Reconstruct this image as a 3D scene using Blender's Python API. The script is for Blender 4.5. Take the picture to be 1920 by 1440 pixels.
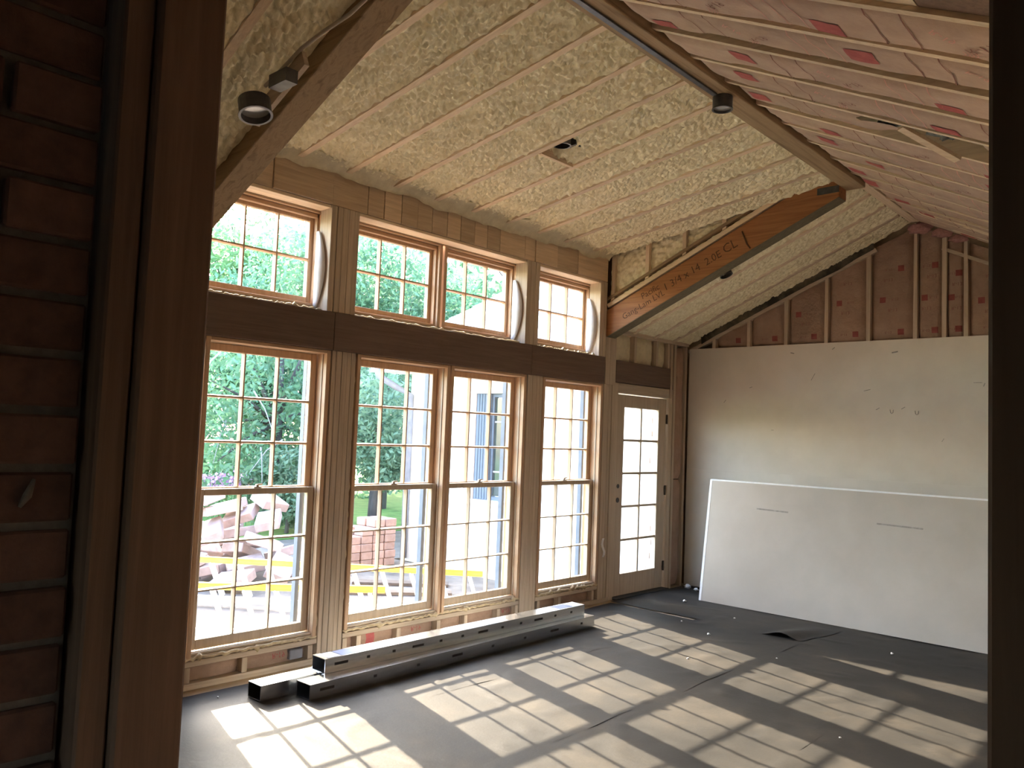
import bpy, math, random
import numpy as np
from mathutils import Vector, Matrix

# ------------------------------------------------------------------ clear
for o in list(bpy.data.objects):
    bpy.data.objects.remove(o, do_unlink=True)
SC = bpy.context.scene
COL = SC.collection
RNG = random.Random(7)

# ------------------------------------------------------------------ camera
# world: x = into the room from the window wall, y = along the window wall, z = up (metres)
CAM_POS = Vector((4.68177, 0.0, 1.596))
YAW, PITCH, ROLL, FPX = 0.74299, 0.0628, 0.03937, 1511.61
cam_data = bpy.data.cameras.new('camera')
cam_data.sensor_fit = 'HORIZONTAL'
cam_data.sensor_width = 36.0
cam_data.lens = FPX / 1920.0 * 36.0
cam_data.clip_start = 0.02
cam_data.clip_end = 300
cam = bpy.data.objects.new('camera', cam_data)
COL.objects.link(cam)
fwd = Vector((-math.sin(YAW) * math.cos(PITCH), math.cos(YAW) * math.cos(PITCH), math.sin(PITCH)))
rt = Vector((math.cos(YAW), math.sin(YAW), 0))
up = rt.cross(fwd)
r2 = math.cos(ROLL) * rt + math.sin(ROLL) * up
u2 = -math.sin(ROLL) * rt + math.cos(ROLL) * up
M = Matrix(((r2.x, u2.x, -fwd.x, CAM_POS.x), (r2.y, u2.y, -fwd.y, CAM_POS.y), (r2.z, u2.z, -fwd.z, CAM_POS.z), (0, 0, 0, 1)))
cam.matrix_world = M
SC.camera = cam
SC.cycles.max_bounces = 16
SC.cycles.diffuse_bounces = 8
SC.cycles.transparent_max_bounces = 24

# ------------------------------------------------------------------ sky, sun, exposure
TO_SUN = Vector((-1.82, 0.48, 1.0)).normalized()
SUN_STRENGTH = 21.0
SKY_STRENGTH = 1.8
EXPOSURE = 1.2
SC.view_settings.view_transform = 'Standard'
SC.view_settings.look = 'None'
SC.view_settings.gamma = 1.0
SC.view_settings.use_curve_mapping = False
SC.view_settings.exposure = EXPOSURE
world = bpy.data.worlds.new('sky')
SC.world = world
world.use_nodes = True
wt = world.node_tree
wt.nodes.clear()
wo = wt.nodes.new('ShaderNodeOutputWorld')
bg = wt.nodes.new('ShaderNodeBackground')
sky = wt.nodes.new('ShaderNodeTexSky')
sky.sky_type = 'NISHITA'
sky.sun_disc = False
sky.sun_elevation = math.asin(TO_SUN.z)
sky.sun_rotation = math.atan2(TO_SUN.x, TO_SUN.y)
sky.air_density = 1.0
sky.dust_density = 2.0
bg.inputs['Strength'].default_value = SKY_STRENGTH
wt.links.new(sky.outputs[0], bg.inputs['Color'])
wt.links.new(bg.outputs[0], wo.inputs['Surface'])
sun_data = bpy.data.lights.new('sun', 'SUN')
sun_data.energy = SUN_STRENGTH
sun_data.angle = math.radians(0.53)
sun_data.color = (1.0, 0.81, 0.60)
sun = bpy.data.objects.new('sun', sun_data)
COL.objects.link(sun)
sun.rotation_euler = TO_SUN.to_track_quat('Z', 'Y').to_euler()
sun.location = (-20, 8, 14)

# ------------------------------------------------------------------ mesh helpers
WL = {}   # world location of thing roots


class MB:
    def __init__(self):
        self.v = []
        self.f = []

    def add(self, vs, fs):
        b = len(self.v)
        self.v += [tuple(p) for p in vs]
        self.f += [tuple(b + i for i in f) for f in fs]
        return self

    def box(self, lo, hi):
        x0, y0, z0 = lo
        x1, y1, z1 = hi
        vs = [(x0, y0, z0), (x1, y0, z0), (x1, y1, z0), (x0, y1, z0), (x0, y0, z1), (x1, y0, z1), (x1, y1, z1), (x0, y1, z1)]
        return self.add(vs, [(0, 3, 2, 1), (4, 5, 6, 7), (0, 1, 5, 4), (1, 2, 6, 5), (2, 3, 7, 6), (3, 0, 4, 7)])

    def obox(self, c, ax, ay, az):
        c, ax, ay, az = Vector(c), Vector(ax), Vector(ay), Vector(az)
        vs = [c + sx * ax + sy * ay + sz * az for sz in (-1, 1) for sx, sy in ((-1, -1), (1, -1), (1, 1), (-1, 1))]
        fs = [(0, 3, 2, 1), (4, 5, 6, 7), (0, 1, 5, 4), (1, 2, 6, 5), (2, 3, 7, 6), (3, 0, 4, 7)]
        if ax.cross(ay).dot(az) < 0:
            fs = [f[::-1] for f in fs]
        return self.add(vs, fs)

    def bar(self, a, b, w, h, upv=(0, 0, 1)):
        """beam of section w (sideways) x h (along up) from a to b"""
        a, b = Vector(a), Vector(b)
        d = (b - a)
        L = d.length
        d.normalize()
        s = d.cross(Vector(upv)).normalized()
        u = s.cross(d).normalized()
        return self.obox((a + b) / 2, d * L / 2, s * w / 2, u * h / 2)

    def prism(self, poly, ext):
        """poly: list of 3d points, extruded by ext"""
        n = len(poly)
        e = Vector(ext)
        vs = [Vector(p) for p in poly] + [Vector(p) + e for p in poly]
        nrm = (vs[1] - vs[0]).cross(vs[2] - vs[0])
        fs = [tuple(range(n)), tuple(range(2 * n - 1, n - 1, -1))]
        fs += [(i, n + i, n + (i + 1) % n, (i + 1) % n) for i in range(n)]
        if nrm.dot(e) > 0:
            fs = [f[::-1] for f in fs]
        return self.add(vs, fs)

    def tube(self, pts, r, n=8, cap=True):
        pts = [Vector(p) for p in pts]
        rr = r if isinstance(r, (list, tuple)) else [r] * len(pts)
        rings = []
        ref = Vector((0.31, 0.17, 0.93))
        for i, p in enumerate(pts):
            d = (pts[min(i + 1, len(pts) - 1)] - pts[max(i - 1, 0)]).normalized()
            s = d.cross(ref)
            if s.length < 1e-4:
                s = d.cross(Vector((1, 0, 0)))
            s.normalize()
            t = s.cross(d)
            rings.append([p + rr[i] * (math.cos(2 * math.pi * k / n) * s + math.sin(2 * math.pi * k / n) * t) for k in range(n)])
        vs = [q for ring in rings for q in ring]
        fs = []
        for i in range(len(pts) - 1):
            for k in range(n):
                a = i * n + k
                b = i * n + (k + 1) % n
                fs.append((a, a + n, b + n, b))
        if cap:
            fs.append(tuple(range(n)))
            fs.append(tuple(range((len(pts) - 1) * n + n - 1, (len(pts) - 1) * n - 1, -1)))
        return self.add(vs, fs)

    def ring(self, c, axis, r0, r1, h, n=20):
        """hollow collar: outer r1, inner r0, length h along axis from c"""
        c, ax = Vector(c), Vector(axis).normalized()
        s = ax.orthogonal().normalized()
        t = ax.cross(s)
        vs = []
        for rad, off in ((r1, 0), (r1, h), (r0, h), (r0, 0)):
            for k in range(n):
                a = 2 * math.pi * k / n
                vs.append(c + ax * off + rad * (math.cos(a) * s + math.sin(a) * t))
        fs = []
        for j in range(4):
            for k in range(n):
                a = j * n + k
                b = j * n + (k + 1) % n
                c2 = ((j + 1) % 4) * n + (k + 1) % n
                d2 = ((j + 1) % 4) * n + k
                fs.append((a, b, c2, d2))
        return self.add(vs, fs)

    def build(self, name, mat, parent=None, smooth=False, bevel=0.0, origin=None):
        off = Vector((0, 0, 0))
        if parent is not None:
            off = WL.get(parent.name, Vector((0, 0, 0)))
        elif origin is not None:
            off = Vector(origin)
        me = bpy.data.meshes.new(name)
        me.from_pydata([(p[0] - off.x, p[1] - off.y, p[2] - off.z) for p in self.v], [], self.f)
        me.materials.append(mat)
        if smooth:
            me.polygons.foreach_set('use_smooth', [True] * len(me.polygons))
        me.update()
        o = bpy.data.objects.new(name, me)
        COL.objects.link(o)
        if parent is not None:
            o.parent = parent
            WL[o.name] = off
        else:
            o.location = off
            WL[o.name] = off
        if bevel > 0:
            m = o.modifiers.new('bevel', 'BEVEL')
            m.width = bevel
            m.segments = 1
            m.limit_method = 'ANGLE'
        return o


def empty(name, loc):
    o = bpy.data.objects.new(name, None)
    o.empty_display_size = 0.1
    COL.objects.link(o)
    o.location = loc
    WL[o.name] = Vector(loc)
    return o


def tag(o, label=None, cat=None, group=None, kind=None):
    if label:
        o['label'] = label
    if cat:
        o['category'] = cat
    if group:
        o['group'] = group
    if kind:
        o['kind'] = kind
    return o


def grid_mesh(P, name, mat, parent=None, smooth=True, flip=False, origin=None):
    """P: (n,m,3) numpy array"""
    n, m, _ = P.shape
    off = np.zeros(3)
    if parent is not None:
        off = np.array(WL.get(parent.name, Vector((0, 0, 0))))
    elif origin is not None:
        off = np.array(origin)
    V = (P - off).reshape(-1, 3)
    i, j = np.meshgrid(np.arange(n - 1), np.arange(m - 1), indexing='ij')
    a = (i * m + j).ravel()
    F = np.stack([a, a + m, a + m + 1, a + 1], 1)
    if flip:
        F = F[:, ::-1]
    me = bpy.data.meshes.new(name)
    me.vertices.add(len(V))
    me.vertices.foreach_set('co', V.astype(np.float32).ravel())
    me.loops.add(F.size)
    me.loops.foreach_set('vertex_index', F.ravel().astype(np.int32))
    me.polygons.add(len(F))
    me.polygons.foreach_set('loop_start', np.arange(0, F.size, 4, dtype=np.int32))
    me.polygons.foreach_set('loop_total', np.full(len(F), 4, dtype=np.int32))
    me.update(calc_edges=True)
    if smooth:
        me.polygons.foreach_set('use_smooth', [True] * len(me.polygons))
    me.materials.append(mat)
    o = bpy.data.objects.new(name, me)
    COL.objects.link(o)
    WL[o.name] = Vector(off)
    if parent is not None:
        o.parent = parent
    elif origin is not None:
        o.location = origin
    return o


def quads_mesh(V, F, name, mat, parent=None):
    off = np.zeros(3)
    if parent is not None:
        off = np.array(WL.get(parent.name, Vector((0, 0, 0))))
    me = bpy.data.meshes.new(name)
    V = V - off
    me.vertices.add(len(V))
    me.vertices.foreach_set('co', V.astype(np.float32).ravel())
    me.loops.add(F.size)
    me.loops.foreach_set('vertex_index', F.ravel().astype(np.int32))
    me.polygons.add(len(F))
    me.polygons.foreach_set('loop_start', np.arange(0, F.size, 4, dtype=np.int32))
    me.polygons.foreach_set('loop_total', np.full(len(F), 4, dtype=np.int32))
    me.update(calc_edges=True)
    me.materials.append(mat)
    o = bpy.data.objects.new(name, me)
    COL.objects.link(o)
    WL[o.name] = Vector(off)
    if parent is not None:
        o.parent = parent
    return o


# vectorised value noise
_PERM = np.random.RandomState(3).rand(256, 256)


def vnoise(x, y):
    x = np.asarray(x, float)
    y = np.asarray(y, float)
    xi = np.floor(x).astype(int)
    yi = np.floor(y).astype(int)
    fx = x - xi
    fy = y - yi
    fx = fx * fx * (3 - 2 * fx)
    fy = fy * fy * (3 - 2 * fy)
    g = lambda a, b: _PERM[a & 255, b & 255]
    return (g(xi, yi) * (1 - fx) * (1 - fy) + g(xi + 1, yi) * fx * (1 - fy) + g(xi, yi + 1) * (1 - fx) * fy + g(xi + 1, yi + 1) * fx * fy) * 2 - 1


def worley(x, y):
    x = np.asarray(x, float)
    y = np.asarray(y, float)
    xi = np.floor(x).astype(int)
    yi = np.floor(y).astype(int)
    best = np.full(x.shape, 9.0)
    for a in (-1, 0, 1):
        for b in (-1, 0, 1):
            cx = xi + a
            cy = yi + b
            px = cx + _PERM[cx & 255, cy & 255]
            py = cy + _PERM[(cy + 77) & 255, (cx + 31) & 255]
            best = np.minimum(best, (px - x) ** 2 + (py - y) ** 2)
    return np.sqrt(best)


# ------------------------------------------------------------------ materials
def new_mat(name):
    m = bpy.data.materials.new(name)
    m.use_nodes = True
    nt = m.node_tree
    b = nt.nodes['Principled BSDF']
    return m, nt, b


def N(nt, t, **kw):
    n = nt.nodes.new(t)
    for k, v in kw.items():
        if k in n.inputs:
            n.inputs[k].default_value = v
        else:
            setattr(n, k, v)
    return n


def ramp(nt, stops):
    r = nt.nodes.new('ShaderNodeValToRGB')
    e = r.color_ramp.elements
    e[0].position, e[0].color = stops[0][0], (*stops[0][1], 1)
    e[1].position, e[1].color = stops[-1][0], (*stops[-1][1], 1)
    for p, c in stops[1:-1]:
        k = e.new(p)
        k.color = (*c, 1)
    return r


def noise_mat(name, c0, c1, scale=(8, 8, 8), detail=6, rough=0.75, bump=0.0, bumpscale=None, c2=None, spec=0.3, metallic=0.0,
              rnd=0.0, lo=0.3, hi=0.7, dist=0.0):
    """two-tone noise material in object space; scale gives the stretch along each axis"""
    m, nt, b = new_mat(name)
    tc = N(nt, 'ShaderNodeTexCoord')
    mp = N(nt, 'ShaderNodeMapping')
    mp.inputs['Scale'].default_value = scale
    nt.links.new(tc.outputs['Object'], mp.inputs['Vector'])
    no = N(nt, 'ShaderNodeTexNoise', Scale=1.0, Detail=detail, Roughness=0.6)
    no.inputs['Distortion'].default_value = dist
    oi = N(nt, 'ShaderNodeObjectInfo')
    addv = N(nt, 'ShaderNodeVectorMath', operation='ADD')
    mul = N(nt, 'ShaderNodeMath', operation='MULTIPLY')
    mul.inputs[1].default_value = 37.0
    nt.links.new(oi.outputs['Random'], mul.inputs[0])
    nt.links.new(mp.outputs[0], addv.inputs[0])
    nt.links.new(mul.outputs[0], addv.inputs[1])
    nt.links.new(addv.outputs[0], no.inputs['Vector'])
    stops = [(lo, c0), (hi, c1)] if c2 is None else [(lo, c0), ((lo + hi) / 2, c1), (hi, c2)]
    r = ramp(nt, stops)
    nt.links.new(no.outputs['Fac'], r.inputs[0])
    out = r.outputs[0]
    if rnd > 0:
        hs = N(nt, 'ShaderNodeHueSaturation')
        mr = N(nt, 'ShaderNodeMapRange')
        mr.inputs['To Min'].default_value = 1 - rnd
        mr.inputs['To Max'].default_value = 1 + rnd
        nt.links.new(oi.outputs['Random'], mr.inputs[0])
        nt.links.new(mr.outputs[0], hs.inputs['Value'])
        nt.links.new(out, hs.inputs['Color'])
        out = hs.outputs[0]
    nt.links.new(out, b.inputs['Base Color'])
    b.inputs['Roughness'].default_value = rough
    b.inputs['Specular IOR Level'].default_value = spec
    b.inputs['Metallic'].default_value = metallic
    if bump > 0:
        bn = no
        if bumpscale:
            bn = N(nt, 'ShaderNodeTexNoise', Scale=bumpscale, Detail=6, Roughness=0.65)
            nt.links.new(tc.outputs['Object'], bn.inputs['Vector'])
        bp = N(nt, 'ShaderNodeBump', Strength=1.0, Distance=bump)
        nt.links.new(bn.outputs['Fac'], bp.inputs['Height'])
        nt.links.new(bp.outputs[0], b.inputs['Normal'])
    return m


def wood(name, c0, c1, axis, c2=None, rough=0.7, rnd=0.12, fine=55, along=2.2, spec=0.25):
    s = [fine, fine, fine]
    s['xyz'.index(axis)] = along
    return noise_mat(name, c0, c1, tuple(s), 5, rough, 0.0012, None, c2, spec, rnd=rnd, dist=0.6)


MAT = {}
stud0, stud1 = (0.42, 0.34, 0.255), (0.58, 0.485, 0.38)
for ax in 'xyz':
    MAT['stud_' + ax] = wood('stud_wood_' + ax, stud0, stud1, ax)
    MAT['lvl_' + ax] = wood('laminated_wood_' + ax, (0.25, 0.105, 0.045), (0.40, 0.18, 0.075), ax, rough=0.6)
    MAT['dark_' + ax] = wood('dark_header_wood_' + ax, (0.125, 0.085, 0.065), (0.18, 0.125, 0.095), ax)
    MAT['pine_' + ax] = wood('window_pine_' + ax, (0.48, 0.325, 0.205), (0.60, 0.42, 0.28), ax, rough=0.45, rnd=0.05, fine=40)
    MAT['sill_' + ax] = wood('weathered_sash_wood_' + ax, (0.44, 0.36, 0.27), (0.56, 0.47, 0.36), ax, rough=0.5, rnd=0.06, fine=40)
    MAT['timber_' + ax] = wood('aged_timber_' + ax, (0.20, 0.135, 0.075), (0.36, 0.26, 0.155), ax, c2=(0.27, 0.19, 0.11), fine=26, along=1.2)
    MAT['rafter_' + ax] = wood('rafter_wood_' + ax, (0.60, 0.47, 0.33), (0.77, 0.635, 0.47), ax)
    MAT['board_' + ax] = wood('header_board_wood_' + ax, (0.45, 0.345, 0.24), (0.62, 0.485, 0.345), ax, rnd=0.22, fine=38)
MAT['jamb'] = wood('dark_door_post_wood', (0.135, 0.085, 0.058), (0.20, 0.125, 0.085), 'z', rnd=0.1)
MAT['ply'] = noise_mat('plywood_subfloor', (0.38, 0.29, 0.19), (0.52, 0.42, 0.30), (14, 3, 14), 6, 0.8)
MAT['sheath'] = noise_mat('sheathing_board', (0.30, 0.22, 0.14), (0.42, 0.32, 0.21), (9, 9, 9), 6, 0.9)
MAT['foam'] = noise_mat('spray_foam', (0.72, 0.65, 0.43), (0.92, 0.87, 0.66), (26, 26, 26), 7, 0.85, 0.004, 95, spec=0.2, lo=0.3, hi=0.62)
MAT['foam_smooth'] = noise_mat('spray_foam_skin', (0.56, 0.50, 0.35), (0.72, 0.66, 0.48), (12, 12, 12), 6, 0.7, 0.004, 60, spec=0.3)
MAT['bead'] = noise_mat('gap_foam_bead', (0.46, 0.36, 0.22), (0.66, 0.56, 0.38), (40, 40, 40), 5, 0.8, 0.003, 120)
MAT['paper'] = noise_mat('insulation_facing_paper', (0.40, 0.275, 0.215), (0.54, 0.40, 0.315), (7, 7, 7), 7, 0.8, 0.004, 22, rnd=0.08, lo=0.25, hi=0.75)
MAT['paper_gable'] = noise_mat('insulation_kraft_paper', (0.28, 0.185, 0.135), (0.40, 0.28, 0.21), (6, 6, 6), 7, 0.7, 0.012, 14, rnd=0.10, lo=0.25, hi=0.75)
MAT['wool'] = noise_mat('pink_glass_wool', (0.36, 0.19, 0.175), (0.52, 0.29, 0.27), (40, 40, 40), 7, 0.95, 0.008, 90)
MAT['greywool'] = noise_mat('grey_glass_wool', (0.12, 0.13, 0.12), (0.30, 0.31, 0.30), (30, 30, 30), 7, 0.95, 0.008, 90)
MAT['print_red'] = noise_mat('red_print', (0.36, 0.085, 0.085), (0.44, 0.12, 0.115), (20, 20, 20), 3, 0.8)
MAT['print_gable'] = noise_mat('shaded_red_print', (0.22, 0.062, 0.055), (0.29, 0.085, 0.075), (20, 20, 20), 3, 0.8)  # same red print darkened, the gable's shade put into its colour
MAT['print_dark'] = noise_mat('dark_print', (0.22, 0.10, 0.085), (0.28, 0.14, 0.11), (20, 20, 20), 3, 0.8)
MAT['print_pale'] = noise_mat('pale_print', (0.62, 0.32, 0.28), (0.66, 0.36, 0.31), (20, 20, 20), 3, 0.8)
MAT['ink'] = noise_mat('dark_ink', (0.075, 0.035, 0.018), (0.12, 0.058, 0.028), (20, 20, 20), 3, 0.8)
MAT['drywall'] = noise_mat('drywall_paper', (0.64, 0.595, 0.53), (0.69, 0.645, 0.58), (3, 3, 3), 8, 0.75, 0.0004, 200, lo=0.35, hi=0.65)
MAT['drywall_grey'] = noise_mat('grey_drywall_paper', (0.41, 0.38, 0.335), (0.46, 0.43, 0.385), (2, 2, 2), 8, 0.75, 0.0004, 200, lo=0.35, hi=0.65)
MAT['gypsum'] = noise_mat('drywall_edge_gypsum', (0.70, 0.72, 0.74), (0.80, 0.82, 0.84), (20, 20, 20), 3, 0.8)
MAT['smudge'] = noise_mat('grey_smudge', (0.22, 0.21, 0.19), (0.36, 0.345, 0.32), (30, 30, 30), 5, 0.9)
MAT['steel'] = noise_mat('galvanised_steel', (0.58, 0.61, 0.65), (0.74, 0.77, 0.80), (30, 3, 30), 6, 0.24, 0.0, None, metallic=1.0, spec=0.5)
MAT['steel_dark'] = noise_mat('dark_slot', (0.01, 0.01, 0.012), (0.03, 0.03, 0.034), (20, 20, 20), 3, 0.6)
MAT['sticker'] = noise_mat('blue_grey_label', (0.18, 0.22, 0.36), (0.24, 0.28, 0.42), (20, 20, 20), 3, 0.35)
MAT['sticker_pale'] = noise_mat('pale_blue_label', (0.50, 0.56, 0.66), (0.56, 0.62, 0.72), (20, 20, 20), 3, 0.35)
MAT['can'] = noise_mat('lamp_can_metal', (0.07, 0.07, 0.075), (0.12, 0.12, 0.125), (20, 20, 20), 3, 0.35, metallic=0.6, spec=0.5)
MAT['can_in'] = noise_mat('lamp_can_reflector', (0.55, 0.55, 0.55), (0.66, 0.66, 0.66), (20, 20, 20), 3, 0.25, metallic=0.6, spec=0.5)
MAT['cable'] = noise_mat('grey_cable', (0.40, 0.36, 0.29), (0.50, 0.46, 0.38), (20, 20, 20), 3, 0.6)
MAT['hinge'] = noise_mat('dark_bronze_hinge', (0.05, 0.045, 0.04), (0.09, 0.08, 0.07), (20, 20, 20), 3, 0.4, metallic=0.7, spec=0.5)
MAT['chrome'] = noise_mat('sash_lock_metal', (0.42, 0.38, 0.33), (0.52, 0.48, 0.42), (20, 20, 20), 3, 0.35, metallic=0.8, spec=0.5)
MAT['housewrap'] = noise_mat('white_membrane', (0.70, 0.73, 0.78), (0.80, 0.83, 0.88), (10, 10, 10), 4, 0.6)
MAT['white_paper'] = noise_mat('white_scrap_paper', (0.74, 0.74, 0.74), (0.82, 0.82, 0.82), (10, 10, 10), 4, 0.7)
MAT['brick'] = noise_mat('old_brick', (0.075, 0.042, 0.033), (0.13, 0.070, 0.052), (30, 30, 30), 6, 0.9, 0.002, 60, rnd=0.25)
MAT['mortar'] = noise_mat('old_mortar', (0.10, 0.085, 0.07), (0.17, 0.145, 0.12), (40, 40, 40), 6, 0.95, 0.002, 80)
MAT['plaster_dark'] = noise_mat('dim_plaster', (0.42, 0.36, 0.29), (0.52, 0.45, 0.37), (4, 4, 4), 5, 0.9)
MAT['blackened'] = noise_mat('black_flashing', (0.016, 0.017, 0.018), (0.03, 0.031, 0.033), (9, 9, 9), 5, 0.55)
MAT['membrane'] = noise_mat('dirty_membrane', (0.03, 0.027, 0.018), (0.16, 0.135, 0.09), (6, 6, 6), 6, 0.8, lo=0.42, hi=0.68)
MAT['olive'] = wood('olive_underside_shade', (0.11, 0.095, 0.058), (0.17, 0.145, 0.092), 'x')  # olive laminated edge, darkened to stand for the beam's shaded underside
MAT['roof_deck'] = noise_mat('roof_deck_board', (0.22, 0.15, 0.09), (0.32, 0.23, 0.14), (6, 6, 6), 5, 0.9)


def felt_mat():
    m, nt, b = new_mat('roofing_felt')
    tc = N(nt, 'ShaderNodeTexCoord')
    n1 = N(nt, 'ShaderNodeTexNoise', Scale=1.7, Detail=8, Roughness=0.6)
    n2 = N(nt, 'ShaderNodeTexNoise', Scale=60.0, Detail=4, Roughness=0.6)
    nt.links.new(tc.outputs['Object'], n1.inputs['Vector'])
    nt.links.new(tc.outputs['Object'], n2.inputs['Vector'])
    r = ramp(nt, [(0.32, (0.021, 0.021, 0.0215)), (0.50, (0.031, 0.0295, 0.0285)), (0.62, (0.048, 0.043, 0.038)), (0.74, (0.078, 0.068, 0.057))])
    nt.links.new(n1.outputs['Fac'], r.inputs[0])
    mx = N(nt, 'ShaderNodeMixRGB', blend_type='MULTIPLY')
    mx.inputs['Fac'].default_value = 0.35
    nt.links.new(r.outputs[0], mx.inputs['Color1'])
    nt.links.new(n2.outputs['Fac'], mx.inputs['Color2'])
    nt.links.new(mx.outputs[0], b.inputs['Base Color'])
    rr = N(nt, 'ShaderNodeMapRange')
    rr.inputs['To Min'].default_value = 0.48
    rr.inputs['To Max'].default_value = 0.66
    nt.links.new(n1.outputs['Fac'], rr.inputs[0])
    nt.links.new(rr.outputs[0], b.inputs['Roughness'])
    b.inputs['Specular IOR Level'].default_value = 0.16
    bp = N(nt, 'ShaderNodeBump', Strength=0.6, Distance=0.0015)
    nt.links.new(n2.outputs['Fac'], bp.inputs['Height'])
    nt.links.new(bp.outputs[0], b.inputs['Normal'])
    return m


MAT['felt'] = felt_mat()


def glass_mat(name, tint):
    m, nt, b = new_mat(name)
    nt.nodes.remove(b)
    out = nt.nodes['Material Output']
    tr = N(nt, 'ShaderNodeBsdfTransparent')
    tr.inputs[0].default_value = (*tint, 1)
    gl = N(nt, 'ShaderNodeBsdfGlossy')
    gl.inputs['Roughness'].default_value = 0.02
    lw = N(nt, 'ShaderNodeLayerWeight', Blend=0.5)
    pw = N(nt, 'ShaderNodeMath', operation='POWER')
    pw.inputs[1].default_value = 4.0
    fr = N(nt, 'ShaderNodeMath', operation='MULTIPLY_ADD')
    fr.inputs[1].default_value = 0.5
    fr.inputs[2].default_value = 0.02
    nt.links.new(lw.outputs['Facing'], pw.inputs[0])
    nt.links.new(pw.outputs[0], fr.inputs[0])
    mx = N(nt, 'ShaderNodeMixShader')
    nt.links.new(fr.outputs[0], mx.inputs[0])
    nt.links.new(tr.outputs[0], mx.inputs[1])
    nt.links.new(gl.outputs[0], mx.inputs[2])
    nt.links.new(mx.outputs[0], out.inputs['Surface'])
    return m


MAT['glass'] = glass_mat('window_glass', (0.95, 0.965, 0.955))


def leaf_mat(name, c0, c1):
    m, nt, b = new_mat(name)
    out = nt.nodes['Material Output']
    tc = N(nt, 'ShaderNodeTexCoord')
    no = N(nt, 'ShaderNodeTexNoise', Scale=1.3, Detail=5, Roughness=0.7)
    nt.links.new(tc.outputs['Object'], no.inputs['Vector'])
    r = ramp(nt, [(0.3, c0), (0.7, c1)])
    nt.links.new(no.outputs['Fac'], r.inputs[0])
    nt.links.new(r.outputs[0], b.inputs['Base Color'])
    b.inputs['Roughness'].default_value = 0.55
    tl = N(nt, 'ShaderNodeBsdfTranslucent')
    nt.links.new(r.outputs[0], tl.inputs['Color'])
    mx = N(nt, 'ShaderNodeMixShader')
    mx.inputs[0].default_value = 0.4
    nt.links.new(b.outputs[0], mx.inputs[1])
    nt.links.new(tl.outputs[0], mx.inputs[2])
    nt.links.new(mx.outputs[0], out.inputs['Surface'])
    return m


MAT['leaf_a'] = leaf_mat('mid_green_leaves', (0.06, 0.145, 0.085), (0.15, 0.29, 0.17))
MAT['leaf_b'] = leaf_mat('bright_green_leaves', (0.09, 0.20, 0.09), (0.20, 0.36, 0.18))
MAT['leaf_c'] = leaf_mat('grey_green_leaves', (0.10, 0.19, 0.12), (0.22, 0.34, 0.23))
MAT['bark'] = noise_mat('tree_bark', (0.055, 0.05, 0.05), (0.11, 0.10, 0.095), (12, 12, 4), 6, 0.95)
MAT['twig'] = noise_mat('bare_twig', (0.20, 0.19, 0.19), (0.32, 0.31, 0.30), (12, 12, 4), 6, 0.95)
MAT['lawn'] = noise_mat('lawn_grass', (0.06, 0.14, 0.03), (0.14, 0.26, 0.06), (3, 3, 3), 8, 0.95, 0.01, 40)
MAT['yard'] = noise_mat('trodden_yard_soil', (0.095, 0.080, 0.070), (0.22, 0.19, 0.165), (2.5, 2.5, 2.5), 8, 0.95, 0.008, 30)
MAT['petal'] = noise_mat('lilac_petals', (0.46, 0.24, 0.50), (0.62, 0.40, 0.62), (9, 9, 9), 3, 0.7)
MAT['paver'] = noise_mat('pinkish_concrete_block', (0.30, 0.235, 0.225), (0.42, 0.34, 0.33), (9, 9, 9), 7, 0.9, 0.002, 60, rnd=0.18)
MAT['newbrick'] = noise_mat('pale_red_brick', (0.36, 0.225, 0.18), (0.47, 0.31, 0.255), (14, 14, 14), 6, 0.9, 0.002, 60, rnd=0.16)
MAT['siding'] = noise_mat('white_painted_brick', (0.70, 0.69, 0.66), (0.80, 0.79, 0.76), (5, 5, 5), 6, 0.8, 0.002, 40)
MAT['quoin'] = noise_mat('weathered_house_brick', (0.42, 0.33, 0.29), (0.58, 0.49, 0.45), (14, 14, 14), 6, 0.9, rnd=0.2)
MAT['shutter'] = noise_mat('slate_blue_paint', (0.085, 0.11, 0.15), (0.11, 0.14, 0.185), (10, 10, 10), 4, 0.6)
MAT['shingle'] = noise_mat('grey_roof_shingle', (0.28, 0.28, 0.285), (0.44, 0.44, 0.44), (18, 18, 18), 7, 0.9, 0.002, 50, rnd=0.12)
MAT['trimwhite'] = noise_mat('white_fascia_paint', (0.74, 0.74, 0.72), (0.80, 0.80, 0.78), (5, 5, 5), 4, 0.6)
MAT['downpipe'] = noise_mat('grey_downpipe', (0.20, 0.21, 0.25), (0.27, 0.28, 0.32), (10, 10, 10), 4, 0.5)
MAT['darkglass'] = noise_mat('dark_house_glass', (0.03, 0.045, 0.045), (0.07, 0.09, 0.085), (3, 3, 3), 4, 0.08, spec=0.6)
MAT['yellow'] = noise_mat('yellow_fibreglass', (0.74, 0.52, 0.07), (0.82, 0.60, 0.11), (10, 10, 10), 4, 0.45, spec=0.4)
MAT['alu'] = noise_mat('ladder_aluminium', (0.62, 0.63, 0.65), (0.74, 0.75, 0.77), (20, 20, 20), 4, 0.45, metallic=0.35)
MAT['scrap'] = noise_mat('weathered_scrap_wood', (0.10, 0.075, 0.06), (0.17, 0.13, 0.105), (9, 9, 30), 5, 0.85, rnd=0.25)
MAT['bluetarp'] = noise_mat('blue_tarpaulin', (0.06, 0.15, 0.42), (0.10, 0.22, 0.55), (9, 9, 9), 5, 0.45)
MAT['blackbag'] = noise_mat('black_plastic_sack', (0.03, 0.032, 0.036), (0.07, 0.074, 0.08), (9, 9, 9), 5, 0.3, spec=0.6)

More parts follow.
